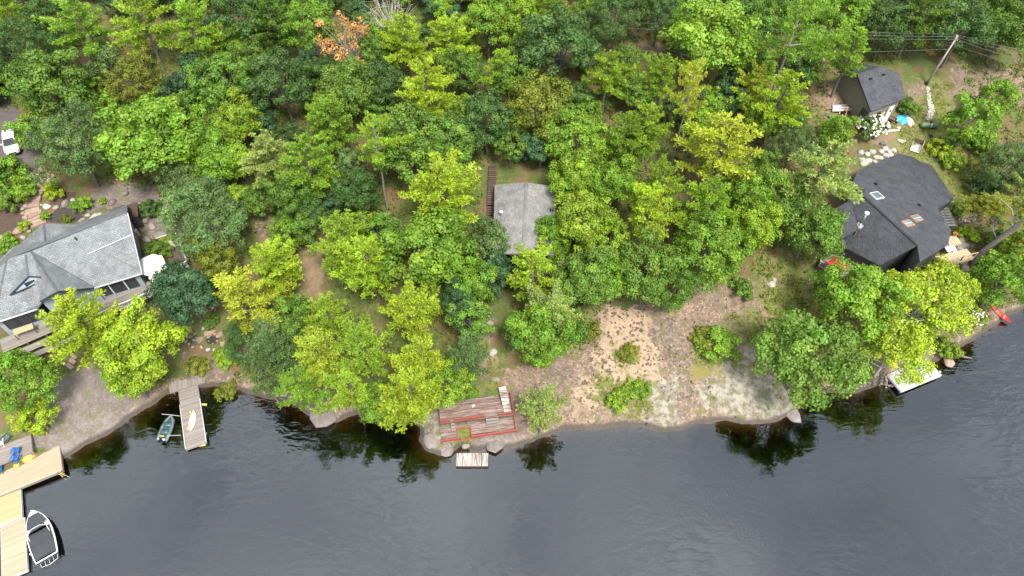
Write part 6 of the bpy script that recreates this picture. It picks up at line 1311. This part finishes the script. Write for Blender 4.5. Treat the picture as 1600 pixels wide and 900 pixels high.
gco = bpy.data.objects.new('ground_cover', gme); COL.objects.link(gco); gco.color = (.13, .185, .024, 1)
tag(gco, 'low ferns and leafy plants covering the forest floor', 'undergrowth', kind='stuff')
# grass blades on the open patches and the yard
nn = 90000; gx = rs.uniform(-10, 84, nn); gy = rs.uniform(30, 100, nn)
ii = np.clip(np.searchsorted(XS, gx), 0, len(XS) - 1); jj = np.clip(np.searchsorted(YS, gy), 0, len(YS) - 1)
keep = (grass[jj, ii] + .9 * fbm(gx * .6, gy * .6, 23, 3) > .55) & (GZ[jj, ii] > .3); gx, gy = gx[keep], gy[keep]; m_ = len(gx); k = 5; print('grass', m_)
base = np.repeat(np.stack([gx, gy, height(gx, gy)], -1), k, 0) + rs.normal(size=(m_ * k, 3)) * np.array([.12, .12, .01]); an = rs.uniform(0, 6.28, m_ * k)
gd_ = np.stack([np.cos(an), np.sin(an), rs.uniform(.5, 2.2, m_ * k)], -1); tn = np.repeat(np.stack([rs.uniform(.1, .9, m_), rs.uniform(.1, .9, m_), np.full(m_, .5)], -1), k, 0); L_ = rs.uniform(.1, .32, m_ * k)
gme = leaves_mesh('grass', base, gd_, L_, L_ * .14, tn, M['leaf'], rs); gco = bpy.data.objects.new('grass', gme); COL.objects.link(gco); gco.color = (.19, .215, .035, 1)
tag(gco, 'yellow-green grass on the open patches and the yard', 'grass', kind='stuff')
# moss tufts dotting the bare rock
gp_, gd_, gt_ = [], [], []
RK = gpoly([(800,590),(905,560),(945,485),(1060,458),(1180,462),(1190,540),(1235,610),(1190,655),(1040,665),(880,672),(790,660)])
for _ in range(700):
    x = rs.uniform(RK[:, 0].min(), RK[:, 0].max()); y = rs.uniform(RK[:, 1].min(), RK[:, 1].max())
    if not poly_inside(RK, np.array([x]), np.array([y]))[0] or fbm(np.array([x * .3]), np.array([y * .3]), 13, 3)[0] < .05: continue
    b_ = np.array([x, y, T(x, y)]); s_ = float(np.clip(rs.lognormal(-2.4, .6), .03, .4)); tn = np.array([rs.uniform(.1, .7), rs.uniform(.1, .6), .4])
    for _ in range(10):
        a = rs.uniform(0, 6.28); gp_.append(b_ + rs.normal(size=3) * np.array([s_, s_, .01])); gd_.append((math.cos(a), math.sin(a), rs.uniform(.3, 1.3))); gt_.append(tn)
gp_ = np.array(gp_); n_ = len(gp_); L_ = rs.uniform(.08, .2, n_)
gme = leaves_mesh('moss', gp_, np.array(gd_), L_, L_ * .35, np.array(gt_), M['leaf'], rs)
gco = bpy.data.objects.new('moss', gme); COL.objects.link(gco); gco.color = (.13, .10, .035, 1)
tag(gco, 'brown and green moss tufts dotted over the bare rock slope', 'moss', kind='stuff')

# the wood goes on beyond the picture, as one mass
_, fm = gen_leafy(501, 10, 4.4, nc=42, per=26, rc=(.22, .34), leaf=(.5, .85)); nv = len(fm.vertices); fv = np.empty(nv * 3, np.float32); fm.vertices.foreach_get('co', fv); fv = fv.reshape(-1, 3)
ft = np.empty(len(fm.polygons) * 4, np.float32); fm.attributes['tone'].data.foreach_get('color', ft); ft = ft.reshape(-1, 4)[:, :3]
VV = []; TT = []; bpy.data.meshes.remove(fm)
for gy in np.arange(50, 185, 7.0):
    for gx in np.arange(-150, 150, 7.0):
        x = gx + rs.uniform(-2, 2); y = gy + rs.uniform(-2, 2); zt = T(x, y)
        if zt < 1.2: continue
        cs = [project(Vector((x + a, y - 4, zt + b))) for a in (-5, 5) for b in (0, 11)]
        if max(c[0] for c in cs) > -15 and min(c[0] for c in cs) < 1615 and max(c[1] for c in cs) > -12: continue
        a = rs.uniform(0, 6.28); s = rs.uniform(.8, 1.15); c_, s_ = math.cos(a) * s, math.sin(a) * s
        VV.append(np.stack([fv[:, 0] * c_ - fv[:, 1] * s_ + x, fv[:, 0] * s_ + fv[:, 1] * c_ + y, fv[:, 2] * s * rs.uniform(.85, 1.2) + zt], -1)); TT.append(np.clip(ft + rs.normal(size=3) * np.array([.16, .2, .05]), 0, 1))
VV = np.concatenate(VV); TT = np.concatenate(TT); fme = np_mesh('forest', VV, np.arange(len(VV)).reshape(-1, 4), M['leaf'])
fa = fme.attributes.new('tone', 'FLOAT_COLOR', 'FACE'); fa.data.foreach_set('color', np.concatenate([TT, np.ones((len(TT), 1))], 1).astype(np.float32).ravel())
fo_ = bpy.data.objects.new('forest', fme); COL.objects.link(fo_); fo_.color = (.13, .235, .026, 1); tag(fo_, 'forest going on beyond the edges of the picture', 'forest', kind='stuff'); print('forest faces', len(TT))
